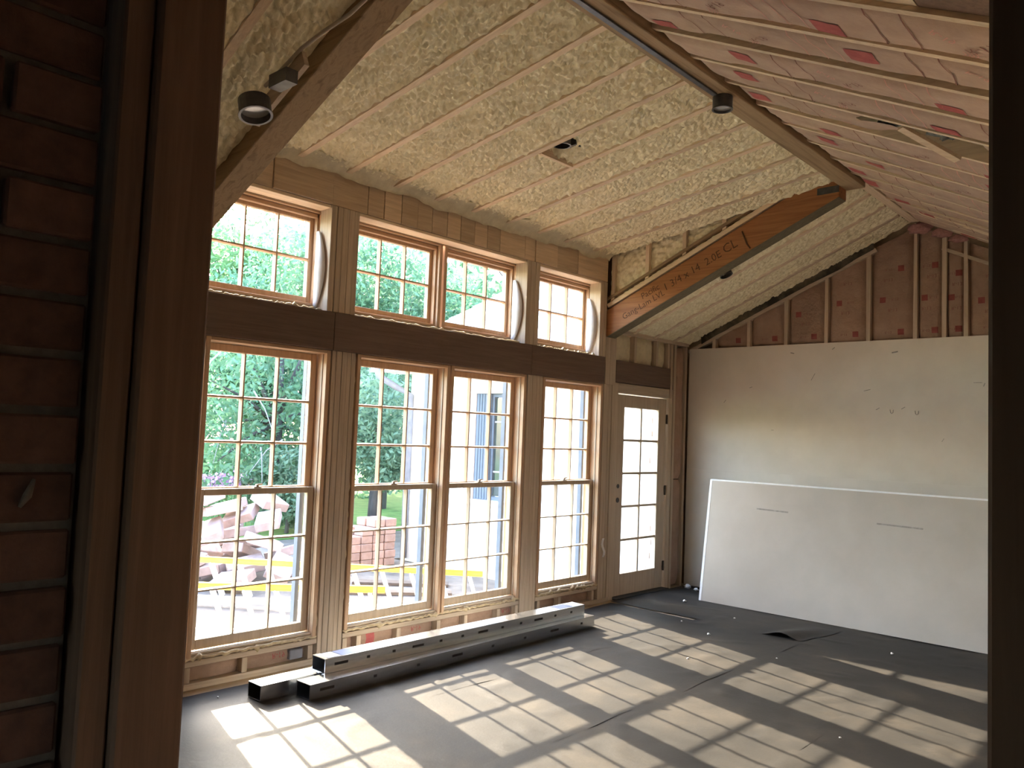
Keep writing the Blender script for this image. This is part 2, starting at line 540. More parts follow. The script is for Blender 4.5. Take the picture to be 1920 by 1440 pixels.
# ------------------------------------------------------------------ key dimensions
WALL_T = 0.14
YB = 8.05            # drywall face of the back wall
XR = 4.90            # right wall
YF = 0.50            # room face of the near wall (with the doorway)
RIDGE_X0, RIDGE_X1, RIDGE_Z = 2.26, 2.41, 3.70
dorm = lambda x: 3.38 + 0.16 * x           # underside of the shed-dormer rafters
main = lambda x: 2.68 + 0.45 * x           # underside of the main-slope rafters
rightz = lambda x: 3.775 - 0.50 * (x - 2.33)   # underside of the right-hand slope
B1Y = (2.05, 2.20)   # near sloping beam
B2Y = (6.45, 6.60)   # far sloping beam
WIN_Y = [2.418, 3.552, 4.471, 5.604]
GW = 0.739

# ================================================================== STRUCTURE
# ---- floor
fl = MB().box((-0.14, YF - 0.1, -0.03), (XR + 0.1, YB + 0.12, 0.0)).build('floor', MAT['ply'])
tag(fl, 'plywood subfloor covered with black roofing felt', kind='structure')


def felt_sheet(x0, x1, y0, y1, z, seed, wav=0.004, edge=0.015):
    nx = max(8, int((x1 - x0) / 0.04))
    ny = max(8, int((y1 - y0) / 0.03))
    u = np.linspace(0, 1, nx)[:, None] * np.ones((1, ny))
    v = np.ones((nx, 1)) * np.linspace(0, 1, ny)[None, :]
    X = x0 + (x1 - x0) * u
    Y = y0 + (y1 - y0) * v
    X = X + edge * vnoise(Y * 3 + seed, X * 0 + seed) * ((u < 0.02) | (u > 0.98))
    rid = np.clip(1 - np.abs(vnoise(X * 1.7 + seed * 2.1, Y * 3.1 + 0.8 * vnoise(X * 3, Y * 3))) * 7, 0, 1)
    Z = z + wav * (0.5 + 0.5 * vnoise(X * 2.3 + seed, Y * 1.6)) + 0.5 * wav * np.abs(vnoise(X * 7, Y * 5 + seed)) + 0.007 * rid ** 2 * np.clip(np.minimum(u, 1 - u) * 12, 0, 1)
    return grid_mesh(np.stack([X, Y, Z], -1), 'felt_sheet', MAT['felt'], fl, flip=False)


felt_sheet(0.10, 1.05, 0.52, 6.55, 0.003, 1, 0.006, 0.03)
felt_sheet(0.98, 1.98, 0.52, 8.00, 0.006, 5)
felt_sheet(1.92, 2.92, 0.52, 8.00, 0.003, 9, 0.006)
felt_sheet(2.86, 3.86, 0.52, 8.00, 0.006, 13)
felt_sheet(3.80, XR - 0.02, 0.52, 8.00, 0.003, 17)
felt_sheet(0.03, 1.02, 6.60, 8.02, 0.008, 21)
# lifted fold of felt in front of the leaning sheets
n1, n2 = 24, 14
uu = np.linspace(0, 1, n1)[:, None] * np.ones((1, n2))
vv = np.ones((n1, 1)) * np.linspace(0, 1, n2)[None, :]
fx = 1.62 + 0.34 * vv + 0.10 * uu
fy = 6.55 + 0.62 * uu + 0.03 * np.sin(uu * 7)
fz = 0.013 + 0.038 * np.sin(math.pi * np.clip(vv, 0, 1)) ** 2 * (1 - uu) ** 0.8
grid_mesh(np.stack([fx, fy, fz], -1), 'felt_fold', MAT['felt'], fl)


# ---- insulation helpers ----------------------------------------------------
_TXT = {}


def text_mesh(s, size):
    key = (s, size)
    if key in _TXT:
        return _TXT[key]
    cu = bpy.data.curves.new('print', 'FONT')
    cu.body = s
    cu.size = size
    cu.align_x = 'CENTER'
    cu.align_y = 'CENTER'
    cu.resolution_u = 2
    ob = bpy.data.objects.new('print', cu)
    COL.objects.link(ob)
    dg = bpy.context.evaluated_depsgraph_get()
    me = bpy.data.meshes.new_from_object(ob.evaluated_get(dg))
    vs = [(v.co.x, v.co.y) for v in me.vertices]
    fs = [tuple(p.vertices) for p in me.polygons]
    bpy.data.objects.remove(ob, do_unlink=True)
    bpy.data.meshes.remove(me)
    bpy.data.curves.remove(cu)
    _TXT[key] = (vs, fs)
    return _TXT[key]


def make_batt(parent, O, U, V, Nn, lu, lv, bulge, seed, mat, prints=(), vtop=None, vbot=None, ucut=0.0, name='insulation_batt'):
    """papered batt: u along its length, v across; bulges along Nn. prints: (kind, u, v, arg, rot)"""
    O, U, V, Nn = (np.array(a, float) for a in (O, U, V, Nn))
    nu = max(10, int(lu / 0.05))
    nv = 11
    half = lv / 2

    def h(u, v):
        t = np.clip(np.abs(v) / half, 0, 1)
        e = np.clip(np.minimum(u, lu - u) / 0.06, 0, 1)
        base = bulge * (1 - t ** 6) * (0.55 + 0.45 * e)
        return base + 0.006 * vnoise(u * 5 + seed * 3.1, v * 9 + seed) + 0.003 * vnoise(u * 17 + seed, v * 23) - 0.010 * (1 - e)
    u1 = np.linspace(0, lu, nu)
    v1 = np.linspace(-half, half, nv)
    u, v = np.meshgrid(u1, v1, indexing='ij')
    if ucut:
        u = u * (1 + ucut * np.sin(v * 23 + seed) / lu)
    if vtop is not None:      # clipped upper end: u scaled by top(v)
        u = u / lu * vtop(v)
    P = O + u[..., None] * U + v[..., None] * V + h(u, v)[..., None] * Nn
    ok = np.cross(U, V) @ Nn > 0
    b = grid_mesh(P, name, mat, parent, flip=not ok)

    def surf(uq, vq, lift):
        return O + uq * U + vq * V + (float(h(np.array(uq), np.array(vq))) + lift) * Nn
    groups = {}
    for kind, pu, pv, arg, rot in prints:
        c, s = math.cos(rot), math.sin(rot)
        if kind == 'sq':
            w, hh, mk = arg
            vs = []
            fs = []
            k = 4
            for a in range(k + 1):
                for bq in range(k + 1):
                    vs.append(((a / k - .5) * w, (bq / k - .5) * hh))
            for a in range(k):
                for bq in range(k):
                    i = a * (k + 1) + bq
                    fs.append((i, i + 1, i + k + 2, i + k + 1))
        elif kind == 'tx':
            s_, size, mk = arg
            vs, fs = text_mesh(s_, size)
        elif kind == 'ln':
            ln, w, mk, bow = arg
            k = 10
            vs = []
            fs = []
            for a in range(k + 1):
                t = a / k - .5
                off = bow * (1 - 4 * t * t)
                vs += [(off - w / 2, t * ln), (off + w / 2, t * ln)]
            fs = [(2 * a, 2 * a + 1, 2 * a + 3, 2 * a + 2) for a in range(k)]
        g = groups.setdefault(mk, MB())
        pts = []
        for a, bq in vs:
            pts.append(surf(pu + c * a - s * bq, float(np.clip(pv + s * a + c * bq, -half, half)), 0.003))
        g.add(pts, fs)
    for mk, g in groups.items():
        g.build('print', MAT[mk], b)
    return b


# ---- window wall -------------------------------------------------------------
# sheathing skin with openings, built of slabs around the openings
op = []          # openings y0,y1,z0,z1
OW = [(2.418 - 0.10, 3.157 + 0.085), (3.552 - 0.085, 5.209 + 0.085), (5.604 - 0.085, 6.342 + 0.085)]
sk = MB()
XS0, XS1 = -0.175, -0.142


def skin(y0, y1, z0, z1):
    sk.box((XS0, y0, z0), (XS1, y1, z1))


skin(0.30, OW[0][0], -0.25, 2.70)
skin(OW[0][0], 6.62, -0.25, 0.17)
skin(OW[0][0], 6.43, 2.12, 2.44)
skin(OW[0][0], 6.60, 3.115, 3.62)
for ya, yb in ((OW[0][1], OW[1][0]), (OW[1][1], OW[2][0]), (OW[2][1], 6.62)):
    skin(ya, yb, 0.17, 2.12)
    skin(ya, min(yb, 6.60), 2.44, 3.115)
skin(OW[0][0] - 0.4, OW[0][0], 2.70, 3.62)
skin(6.43, 8.20, 2.12, 2.80)
skin(7.72, 8.20, -0.25, 2.12)
skin(6.62, 7.72, -0.25, -0.005)
wl = sk.build('wall_left', MAT['sheath'])
tag(wl, 'open stud window wall with two rows of windows', kind='structure')


def stud(y0, y1, z0, z1, x0=-0.14, x1=0.0, mat='stud_z', name='stud', par=None, bev=0.003):
    return MB().box((x0, y0, z0), (x1, y1, z1)).build(name, MAT[mat], par or wl, bevel=bev)


def pack(y0, y1, z0, z1, n, seed):
    r = random.Random(seed)
    e = [0] + sorted(r.uniform(0.7, 1.3) for _ in range(0)) + []
    w = [r.uniform(0.8, 1.2) for _ in range(n)]
    t = sum(w)
    y = y0
    for k in range(n):
        d = (y1 - y0) * w[k] / t
        stud(y + 0.0012, y + d - 0.0012, z0, z1, x1=r.uniform(-0.006, 0.002))
        y += d


# lower posts between windows (stud packs) and upper ones
P1, P2, P3 = (3.250, 3.455), (5.302, 5.510), (6.435, 6.625)
pack(P1[0], P1[1], 0.04, 2.13, 5, 1)
pack(P2[0], P2[1], 0.04, 2.13, 4, 2)
pack(P3[0], P3[1], 0.04, 2.13, 4, 3)
U1, U2, U3 = (3.185, 3.425), (5.240, 5.415), (6.335, 6.450)
pack(U1[0], U1[1], 2.397, 3.14, 5, 4)
pack(U2[0], U2[1], 2.397, 3.14, 3, 5)
pack(U3[0], U3[1], 2.397, 3.14, 2, 6)
stud(6.452, 6.52, 2.13, 2.87)
# rough side jacks beside the first window and near corner
pack(2.20, 2.31, 0.04, 2.13, 2, 8)
pack(2.20, 2.30, 2.397, 3.14, 2, 9)
# dark header between the two window rows, in three lengths
for a, b in ((2.20, 3.245), (3.248, 5.33), (5.333, 6.425)):
    MB().box((-0.14, a, 2.130), (0.012, b, 2.395)).build('header_beam', MAT['dark_y'], wl, bevel=0.003)
# short boards closing the wall above the upper windows
edges = [2.205, 2.45, 2.72, 3.186, 3.49, 3.637, 3.799, 3.958, 4.111, 4.27, 4.417, 4.575, 4.726, 4.883, 5.205, 5.342, 5.65, 5.962, 6.445]
for i in range(len(edges) - 1):
    r = random.Random(i)
    MB().box((-0.14, edges[i] + 0.002, 3.142), (r.uniform(-0.007, 0.004), edges[i + 1] - 0.002, 3.40)).build('header_board', MAT['board_y'], wl, bevel=0.002)
# plates
MB().box((-0.14, 2.20, 0.0), (0.0, 6.62, 0.040)).build('bottom_plate', MAT['stud_y'], wl, bevel=0.003)
for a, b in ((2.313, 3.248), (3.457, 5.300), (5.512, 6.433)):
    MB().box((-0.14, a, 0.135), (-0.004, b, 0.170)).build('sill_plate', MAT['stud_y'], wl, bevel=0.003)
cr = [2.345, 2.719, 3.20, 3.48, 3.60, 3.965, 4.365, 4.66, 5.045, 5.27, 5.56, 5.862, 6.36]
for y in cr:
    if any(p[0] - 0.02 < y < p[1] + 0.02 for p in (P1, P2, P3)):
        continue
    stud(y - 0.019, y + 0.019, 0.042, 0.133, x1=-0.002, name='cripple_stud')
# batts below the windows
cc = [2.345, 2.719, 3.25, 3.455, 3.60, 3.965, 4.365, 4.66, 5.045, 5.302, 5.51, 5.862, 6.435]
for i in range(len(cc) - 1):
    a, b = cc[i] + 0.02, cc[i + 1] - 0.02
    if (cc[i], cc[i + 1]) in ((3.25, 3.455), (5.302, 5.51)):
        continue
    pr = []
    if i in (1, 5, 8):
        pr = [('tx', 0.055, 0.0, ('R-19', 0.05, 'print_red'), math.pi / 2)]
    if i == 4:
        pr = [('sq', 0.05, -0.05, (0.08, 0.07, 'print_red'), 0)]
    make_batt(wl, (-0.055, (a + b) / 2, 0.041), (0, 0, 1), (0, 1, 0), (1, 0, 0), 0.092, b - a, 0.018, 40 + i, MAT['paper_gable'], pr)


def foam_bead(a, b, r, seed, parent, name='foam_bead', mat='bead', n=46):
    a, b = Vector(a), Vector(b)
    pts, rr = [], []
    rg = random.Random(seed)
    for k in range(n + 1):
        t = k / n
        p = a.lerp(b, t)
        p.z += rg.uniform(-1, 1) * r * 0.55
        p.x += rg.uniform(-0.4, 0.7) * r * 0.5
        pts.append(p)
        q = rg.random()
        rr.append(r * (0.5 + 0.5 * q + (0.9 if q > 0.93 else 0)))
    return MB().tube(pts, rr, 7).build(name, MAT[mat], parent, smooth=True)


foam_bead((-0.012, 2.32, 0.183), (-0.012, 3.245, 0.183), 0.014, 1, wl)
foam_bead((-0.012, 3.46, 0.183), (-0.012, 5.298, 0.183), 0.014, 2, wl, n=80)
foam_bead((-0.012, 5.515, 0.183), (-0.012, 6.43, 0.183), 0.014, 3, wl)
for k, (a, b) in enumerate(((2.32, 3.17), (3.44, 5.22), (5.43, 6.33))):
    foam_bead((-0.05, a, 2.405), (-0.05, b, 2.405), 0.011, 10 + k, wl, n=60, mat='foam_smooth')
for k, y in enumerate((P1[0] - 0.004, P1[1] + 0.004, P2[0] - 0.004, P2[1] + 0.004)):
    foam_bead((-0.022, y, 0.20), (-0.022, y, 2.10), 0.006, 30 + k, wl, n=60)
# white membrane flaps in the gaps beside the upper windows
for k, y in enumerate((3.183, 5.238, 6.333)):
    n = 16
    us = np.linspace(0, 1, n)
    P = np.zeros((n, 5, 3))
    for i, t in enumerate(us):
        w = 0.03 + 0.09 * math.sin(math.pi * t) ** 0.8
        for j in range(5):
            s = j / 4
            P[i, j] = (-0.155 + w * s, y - 0.010 - 0.03 * math.sin(math.pi * s) * math.sin(math.pi * t), 2.42 + 0.55 * t)
    o = grid_mesh(P, 'membrane_flap', MAT['housewrap'], wl)
    so = o.modifiers.new('t', 'SOLIDIFY')
    so.thickness = 0.002

# above and beside the door
MB().box((-0.14, 6.63, 2.165), (0.004, 7.655, 2.385)).build('door_header', MAT['dark_y'], wl, bevel=0.003)
stud(6.522, 6.628, 2.13, 2.66)
for y in (6.985, 7.40, 7.63):
    stud(y - 0.019, y + 0.019, 2.387, 2.66, x1=-0.01, name='cripple_stud')
for i, (a, b) in enumerate(((6.65, 6.965), (7.005, 7.38), (7.42, 7.61))):
    make_batt(wl, (-0.07, (a + b) / 2, 2.388), (0, 0, 1), (0, 1, 0), (1, 0, 0), 0.28, b - a, 0.03, 60 + i, MAT['foam_smooth'], name='foam_infill')
stud(7.660, 7.700, 2.06, 2.66, x1=0.0)
stud(7.735, 7.775, 0.0, 2.66, x1=0.0)
stud(7.985, 8.025, 0.0, 2.66, x1=-0.01)
make_batt(wl, (-0.06, 7.88, 0.02), (0, 0, 1), (0, 1, 0), (1, 0, 0), 1.15, 0.20, 0.04, 71, MAT['paper_gable'])
make_batt(wl, (-0.06, 7.88, 1.18), (0, 0, 1), (0, 1, 0), (1, 0, 0), 1.46, 0.20, 0.045, 72, MAT['paper_gable'])
# near part of the wall, before the first window (mostly hidden)
for k in range(5):
    y = 0.55 + k * 0.40
    stud(y, y + 0.038, 0.04, 2.66)
MB().box((-0.14, 0.50, 2.60), (0.0, 2.20, 2.68)).build('top_plate', MAT['stud_y'], wl, bevel=0.003)
MB().box((-0.14, 6.63, 2.662), (0.0, 8.04, 2.70)).build('top_plate', MAT['stud_y'], wl, bevel=0.003)
for k in range(4):
    y = 0.59 + k * 0.40
    make_batt(wl, (-0.09, y + 0.18, 0.05), (0, 0, 1), (0, 1, 0), (1, 0, 0), 2.5, 0.36, 0.05, 80 + k, MAT['paper_gable'])


# ---- windows -----------------------------------------------------------------
def sash(parent, y0, y1, z0, z1, xg, cols, rows, stile, railb, railt, thick, mkey, muntin=0.020):
    """rectangular glazed frame; glass field y0..y1, z0..z1"""
    m = MB()
    xa, xb = xg - thick / 2, xg + thick / 2
    m.box((xa, y0 - stile, z0 - railb), (xb, y0, z1 + railt))
    m.box((xa, y1, z0 - railb), (xb, y1 + stile, z1 + railt))
    m.box((xa, y0, z0 - railb), (xb, y1, z0))
    m.box((xa, y0, z1), (xb, y1, z1 + railt))
    s = m.build('sash', MAT[mkey], parent, bevel=0.004)
    pw, ph = (y1 - y0) / cols, (z1 - z0) / rows
    ma, mb = xg - thick * 0.36, xg + thick * 0.42
    for c in range(1, cols):
        yc = y0 + c * pw
        MB().prism([(ma, yc - muntin / 2, z0), (ma, yc + muntin / 2, z0), (mb, yc + muntin / 4, z0), (mb, yc - muntin / 4, z0)], (0, 0, z1 - z0)).build('muntin', MAT[mkey], s)
    for r in range(1, rows):
        zc = z0 + r * ph
        MB().prism([(ma + .001, y0, zc - muntin / 2), (mb - .001, y0, zc - muntin / 4), (mb - .001, y0, zc + muntin / 4), (ma + .001, y0, zc + muntin / 2)], (0, y1 - y0, 0)).build('muntin', MAT[mkey], s)
    for c in range(cols):
        for r in range(rows):
            MB().box((xg - 0.010, y0 + c * pw + muntin / 2 - .002, z0 + r * ph + muntin / 2 - .002),
                     (xg - 0.006, y0 + (c + 1) * pw - muntin / 2 + .002, z0 + (r + 1) * ph - muntin / 2 + .002)).build('pane', MAT['glass'], s)
    return s


WLAB = ['tall double-hung window nearest the dark doorway post', 'tall double-hung window, nearer one of the joined middle pair',
        'tall double-hung window, farther one of the joined middle pair', 'single tall double-hung window beside the glazed door']
TLAB = ['small upper window partly hidden by the sloping timber beam', 'small upper window, nearer one of the joined middle pair',
        'small upper window, farther one of the joined middle pair', 'small upper window beside the orange laminated beam']
SILL = -0.20
for k, ya in enumerate(WIN_Y):
    yb = ya + GW
    w = empty('window_%d' % (k + 1), (-0.09, (ya + yb) / 2, 0.17))
    tag(w, WLAB[k], kind='structure')
    # frame: jambs, head, sill with stepped stops
    for s, y in ((-1, ya), (1, yb)):
        y_in, y_out = y + s * 0.052, y + s * 0.083
        MB().box((-0.185, min(y_in, y_out), 0.175), (-0.004, max(y_in, y_out), 2.128)).build('jamb', MAT['pine_z'], w, bevel=0.003)
        y_s = y + s * 0.046
        MB().box((-0.062, min(y_s, y_in), 0.205), (-0.045, max(y_s, y_in), 2.10)).build('stop', MAT['sill_z'], w, bevel=0.002)
    MB().box((-0.185, ya - 0.052, 2.104), (-0.004, yb + 0.052, 2.128)).build('head_jamb', MAT['pine_y'], w, bevel=0.003)
    MB().box((-0.235, ya - 0.080, 0.172), (-0.014, yb + 0.080, 0.196)).build('window_sill', MAT['sill_y'], w, bevel=0.004)
    MB().box((-0.062, ya - 0.052, 0.198), (-0.020, yb + 0.052, 0.212)).build('stool_strip', MAT['sill_y'], w, bevel=0.003)
    # dark exterior screen track at the outside edge
    for s, y in ((-1, ya), (1, yb)):
        a, b = sorted((y + s * 0.018, y + s * 0.050))
        MB().box((-0.232, a, 0.20), (-0.190, b, 2.10)).build('outer_track', MAT['shutter'], w)
    sash(w, ya, yb, 0.276, 1.147, -0.090, 3, 3, 0.046, 0.062, 0.040, 0.042, 'sill_z')
    sash(w, ya, yb, 1.195, 2.053, -0.136, 3, 3, 0.046, 0.040, 0.048, 0.042, 'pine_z')
    yc = (ya + yb) / 2
    MB().box((-0.108, yc - 0.030, 1.1885), (-0.078, yc + 0.030, 1.196)).tube([(-0.093, yc, 1.196), (-0.093, yc, 1.210)], 0.012, 10).tube(
        [(-0.093, yc - 0.004, 1.207), (-0.086, yc + 0.030, 1.211)], 0.006, 8).build('sash_lock', MAT['chrome'], w)

for k, ya in enumerate(WIN_Y):
    yb = ya + GW
    w = empty('window_%d' % (k + 5), (-0.24, (ya + yb) / 2, 2.42))
    tag(w, TLAB[k], kind='structure')
    for s, y in ((-1, ya), (1, yb)):
        y_in, y_out = y + s * 0.046, y + s * 0.078
        a, b = sorted((y_in, y_out))
        MB().box((-0.315, a, 2.412), (-0.150, b, 3.128)).build('jamb', MAT['pine_z'], w, bevel=0.003)
        a, b = sorted((y + s * 0.030, y_in))
        MB().box((-0.219, a, 2.45), (-0.180, b, 3.10)).build('stop', MAT['pine_z'], w, bevel=0.002)
    MB().box((-0.315, ya - 0.046, 3.104), (-0.150, yb + 0.046, 3.128)).build('head_jamb', MAT['pine_y'], w, bevel=0.003)
    MB().box((-0.219, ya - 0.046, 3.074), (-0.180, yb + 0.046, 3.102)).build('head_stop', MAT['pine_y'], w, bevel=0.002)
    MB().box((-0.345, ya - 0.078, 2.408), (-0.150, yb + 0.078, 2.436)).build('window_sill', MAT['pine_y'], w, bevel=0.003)
    MB().box((-0.219, ya - 0.046, 2.438), (-0.175, yb + 0.046, 2.462)).build('stool_strip', MAT['pine_y'], w, bevel=0.003)
    sash(w, ya, yb, 2.508, 3.050, -0.245, 3, 2, 0.044, 0.044, 0.050, 0.044, 'pine_z', 0.022)
# rough head trim over the upper windows
for a, b in ((2.30, 3.183), (3.428, 5.238), (5.418, 6.333)):
    MB().box((-0.14, a, 3.118), (-0.012, b, 3.140)).build('rough_head', MAT['rafter_y'], wl, bevel=0.002)

# ---- glazed door
D0, D1 = 6.706, 7.655
dr = empty('door_1', (-0.06, D0, 0.02))
tag(dr, 'unpainted ten-light glazed door standing in the far corner', kind='structure')
m = MB()
gy0, gy1, gz0, gz1 = 6.857, 7.502, 0.236, 1.922
xa, xb = -0.083, -0.038
m.box((xa, D0, 0.022), (xb, gy0, 2.05)).box((xa, gy1, 0.022), (xb, D1, 2.05)).box((xa, gy0, 0.022), (xb, gy1, gz0)).box((xa, gy0, gz1), (xb, gy1, 2.05))
leaf = m.build('door_leaf', MAT['sill_z'], dr, bevel=0.003)
pw, ph = (gy1 - gy0) / 2, (gz1 - gz0) / 5
MB().box((xa + .008, gy0 + pw - .012, gz0), (xb - .004, gy0 + pw + .012, gz1)).build('muntin', MAT['sill_z'], leaf, bevel=0.003)
for r in range(1, 5):
    MB().box((xa + .009, gy0, gz0 + r * ph - .012), (xb - .005, gy1, gz0 + r * ph + .012)).build('muntin', MAT['sill_y'], leaf, bevel=0.003)
for c in range(2):
    for r in range(5):
        MB().box((-0.064, gy0 + c * pw + .011, gz0 + r * ph + .011), (-0.060, gy0 + (c + 1) * pw - .011, gz0 + (r + 1) * ph - .011)).build('pane', MAT['glass'], leaf)
for z in (1.83, 1.06, 0.25):
    MB().box((-0.040, D1 - 0.012, z - 0.05), (-0.034, D1 + 0.008, z + 0.05)).tube([(-0.030, D1 + 0.002, z - 0.052), (-0.030, D1 + 0.002, z + 0.052)], 0.008, 8).build('hinge', MAT['hinge'], dr)
for z, rad in ((1.12, 0.022), (0.98, 0.026)):
    MB().ring((-0.039, D0 + 0.07, z), (1, 0, 0), rad * 0.7, rad, 0.004, 16).tube([(-0.040, D0 + 0.07, z), (-0.0375, D0 + 0.07, z)], rad * 0.7, 14).build('lock_bore', MAT['hinge'], dr)
for a, b in ((6.628, D0 - 0.004), (D1 + 0.009, 7.733)):
    MB().box((-0.14, a, 0.0), (-0.012, b, 2.16)).build('door_jamb', MAT['sill_z'], dr, bevel=0.003)
MB().box((-0.14, D0 - 0.004, 2.060), (-0.012, D1 + 0.009, 2.160)).build('door_head', MAT['sill_y'], dr, bevel=0.003)
MB().box((-0.175, D0 - 0.003, 0.0), (0.05, D1 + 0.008, 0.020)).build('threshold', MAT['blackened'], dr, bevel=0.003)

# ---- back wall -----------------------------------------------------------------
# structural skin as a gable polygon
gz = lambda x: min(main(x), rightz(x)) + 0.28
poly = [(-0.14, YB + 0.10, -0.03), (XR + 0.1, YB + 0.10, -0.03), (XR + 0.1, YB + 0.10, gz(XR + 0.1)), (2.33, YB + 0.10, gz(2.33)), (-0.14, YB + 0.10, gz(-0.14))]
wb = MB().prism(poly, (0, 0.04, 0)).build('wall_back', MAT['sheath'])
tag(wb, 'far gable wall, drywall below and insulated studs above', kind='structure')
DWZ = 2.640
MB().box((0.0, YB, 0.012), (2.44, YB + 0.0127, 1.30)).build('drywall_panel', MAT['drywall'], wb)
MB().box((2.4405, YB, 0.012), (XR, YB + 0.0127, 1.30)).build('drywall_panel', MAT['drywall'], wb)
MB().box((0.0, YB, 1.3005), (3.66, YB + 0.0127, DWZ)).build('drywall_panel', MAT['drywall'], wb)
MB().box((3.6605, YB, 1.3005), (XR, YB + 0.0127, DWZ - 0.01)).build('drywall_panel', MAT['drywall'], wb)
# scuffs and pencil marks
rg = random.Random(4)
mk = MB()
for (x, z, dx, dz, w) in ((1.42, 2.30, .03, .07, .005), (1.95, 2.16, .05, .015, .006), (1.20, 2.55, .02, -.01, .01), (1.62, 2.58, .01, .02, .008),
                          (2.9, 2.22, .06, 0, .004), (2.95, 2.2, .0, .03, .006), (2.2, 2.52, .03, .01, .012), (0.75, 2.2, .02, .01, .006), (0.45, 2.05, .015, .03, .005),
                          (2.05, 1.98, .02, .02, .006), (2.28, 1.99, .02, .02, .006), (1.0, 1.75, .02, .0, .004), (2.62, 1.7, .01, .03, .004)):
    mk.obox((x, YB - 0.0006, z), (dx / 2 + w, 0, dz / 2), (0, 0.0005, 0), Vector((-dz / 2, 0, dx / 2 + w)).normalized() * w * 0.5)
mk.build('scuff_mark', MAT['smudge'], wb)
for x, z in ((2.18, 1.955), (2.40, 1.945)):
    MB().tube([(x - 0.018, YB - 0.001, z + 0.02), (x - 0.012, YB - 0.004, z - 0.01), (x, YB - 0.004, z - 0.018), (x + 0.010, YB - 0.004, z - 0.008), (x + 0.012, YB - 0.001, z + 0.018)], 0.003, 6).build('hook_mark', MAT['smudge'], wb)
# gable studs and batts
gx = [0.30, 0.709, 1.124, 1.541, 1.95, 2.374, 2.62, 2.80, 3.20, 3.61, 4.02, 4.43, 4.84]
topz = lambda x: min(main(x), rightz(x)) - 0.02
for i, x in enumerate(gx):
    if topz(x) - 0.06 < DWZ + 0.03:
        continue
    r = random.Random(i + 50)
    MB().prism([(x - 0.017, YB + 0.005, DWZ), (x + 0.019, YB + 0.005, DWZ), (x + 0.017 + r.uniform(-.006, .006), YB + 0.005, topz(x) + 0.01), (x - 0.019 + r.uniform(-.006, .006), YB + 0.005, topz(x) + 0.01)],
               (0, 0.085, 0)).build('gable_stud', MAT['stud_z'], wb)
for i in range(len(gx) - 1):
    a, b = gx[i] + 0.02, gx[i + 1] - 0.02
    c = (a + b) / 2
    if topz(c) < DWZ + 0.06:
        continue
    tp = lambda v, c=c: np.array([max(0.03, topz(c + q) - DWZ - 0.015) for q in np.ravel(v)]).reshape(np.shape(v))
    lu = topz(c) - DWZ
    pr = []
    rr = random.Random(100 + i)
    z = 0.07
    side = 1
    while z < lu - 0.15:
        pr.append(('sq', z, side * 0.08 * (b - a) / 0.37, (0.055, 0.055, 'print_gable'), 0))
        if z + 0.10 < lu - 0.15:
            pr.append(('tx', z, side * -0.03, ('R-13', 0.034, 'print_dark'), math.pi / 2))
        z += rr.uniform(0.22, 0.32)
        side = -side
        if z < lu - 0.12:
            pr.append(('tx', z - 0.10, rr.uniform(-.05, .02), ('R-13', 0.045, 'print_dark'), math.pi / 2))
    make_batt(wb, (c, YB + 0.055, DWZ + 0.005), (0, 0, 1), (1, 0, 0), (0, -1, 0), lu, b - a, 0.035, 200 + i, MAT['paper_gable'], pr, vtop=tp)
MB().bar((-0.02, YB + 0.045, main(-0.02) - 0.060), (2.02, YB + 0.045, main(2.02) - 0.060), 0.085, 0.038).build('raking_plate', MAT['stud_x'], wb)
MB().bar((2.60, YB + 0.030, 3.47), (3.9, YB + 0.030, 2.83), 0.04, 0.03).build('raking_plate', MAT['stud_x'], wb)
# dark ragged strip of black membrane under the left rake
n = 60
P = np.zeros((n, 4, 3))
for i in range(n):
    x = 0.15 + 1.85 * i / (n - 1)
    for j in range(4):
        P[i, j] = (x, YB - 0.004 - 0.006 * j, main(x) - 0.045 + 0.10 * j / 3 - 0.02 * max(0, vnoise(x * 9, 3.1)))
grid_mesh(P, 'membrane_strip', MAT['membrane'], wb)
# ragged wool at the peak
for k, (x, y, z, s) in enumerate(((2.44, YB - 0.10, 3.66, .07), (2.62, YB - 0.06, 3.60, .06), (2.75, YB - 0.05, 3.53, .05))):
    n = 14
    P = np.zeros((n, n, 3))
    for i in range(n):
        for j in range(n):
            th, ph = math.pi * i / (n - 1), 2 * math.pi * j / (n - 1)
            r = s * (1 + 0.35 * float(vnoise(i * .9 + k, j % (n - 1) * .9)))
            P[i, j] = (x + 1.6 * r * math.sin(th) * math.cos(ph), y + r * .6 * math.sin(th) * math.sin(ph), z + .7 * r * math.cos(th))
    grid_mesh(P, 'wool_tuft', MAT['wool'], wb)

# ---- right wall
wr = MB().box((XR + 0.085, YF - 0.1, -0.03), (XR + 0.12, YB + 0.1, 2.9)).build('wall_right', MAT['sheath'])
tag(wr, 'side wall of studs and papered insulation opposite the windows', kind='structure')
for k in range(19):
    y = YF + 0.02 + k * 0.405
    MB().box((XR, y, 0.0), (XR + 0.084, y + 0.038, 2.48)).build('stud', MAT['stud_z'], wr)
    if k < 18:
        make_batt(wr, (XR + 0.05, y + 0.2215, 0.01), (0, 0, 1), (0, 1, 0), (-1, 0, 0), 2.46, 0.36, 0.035, 300 + k, MAT['paper_gable'])

# ---- ceiling / roof ----------------------------------------------------------------
ck = MB()
t = 0.28
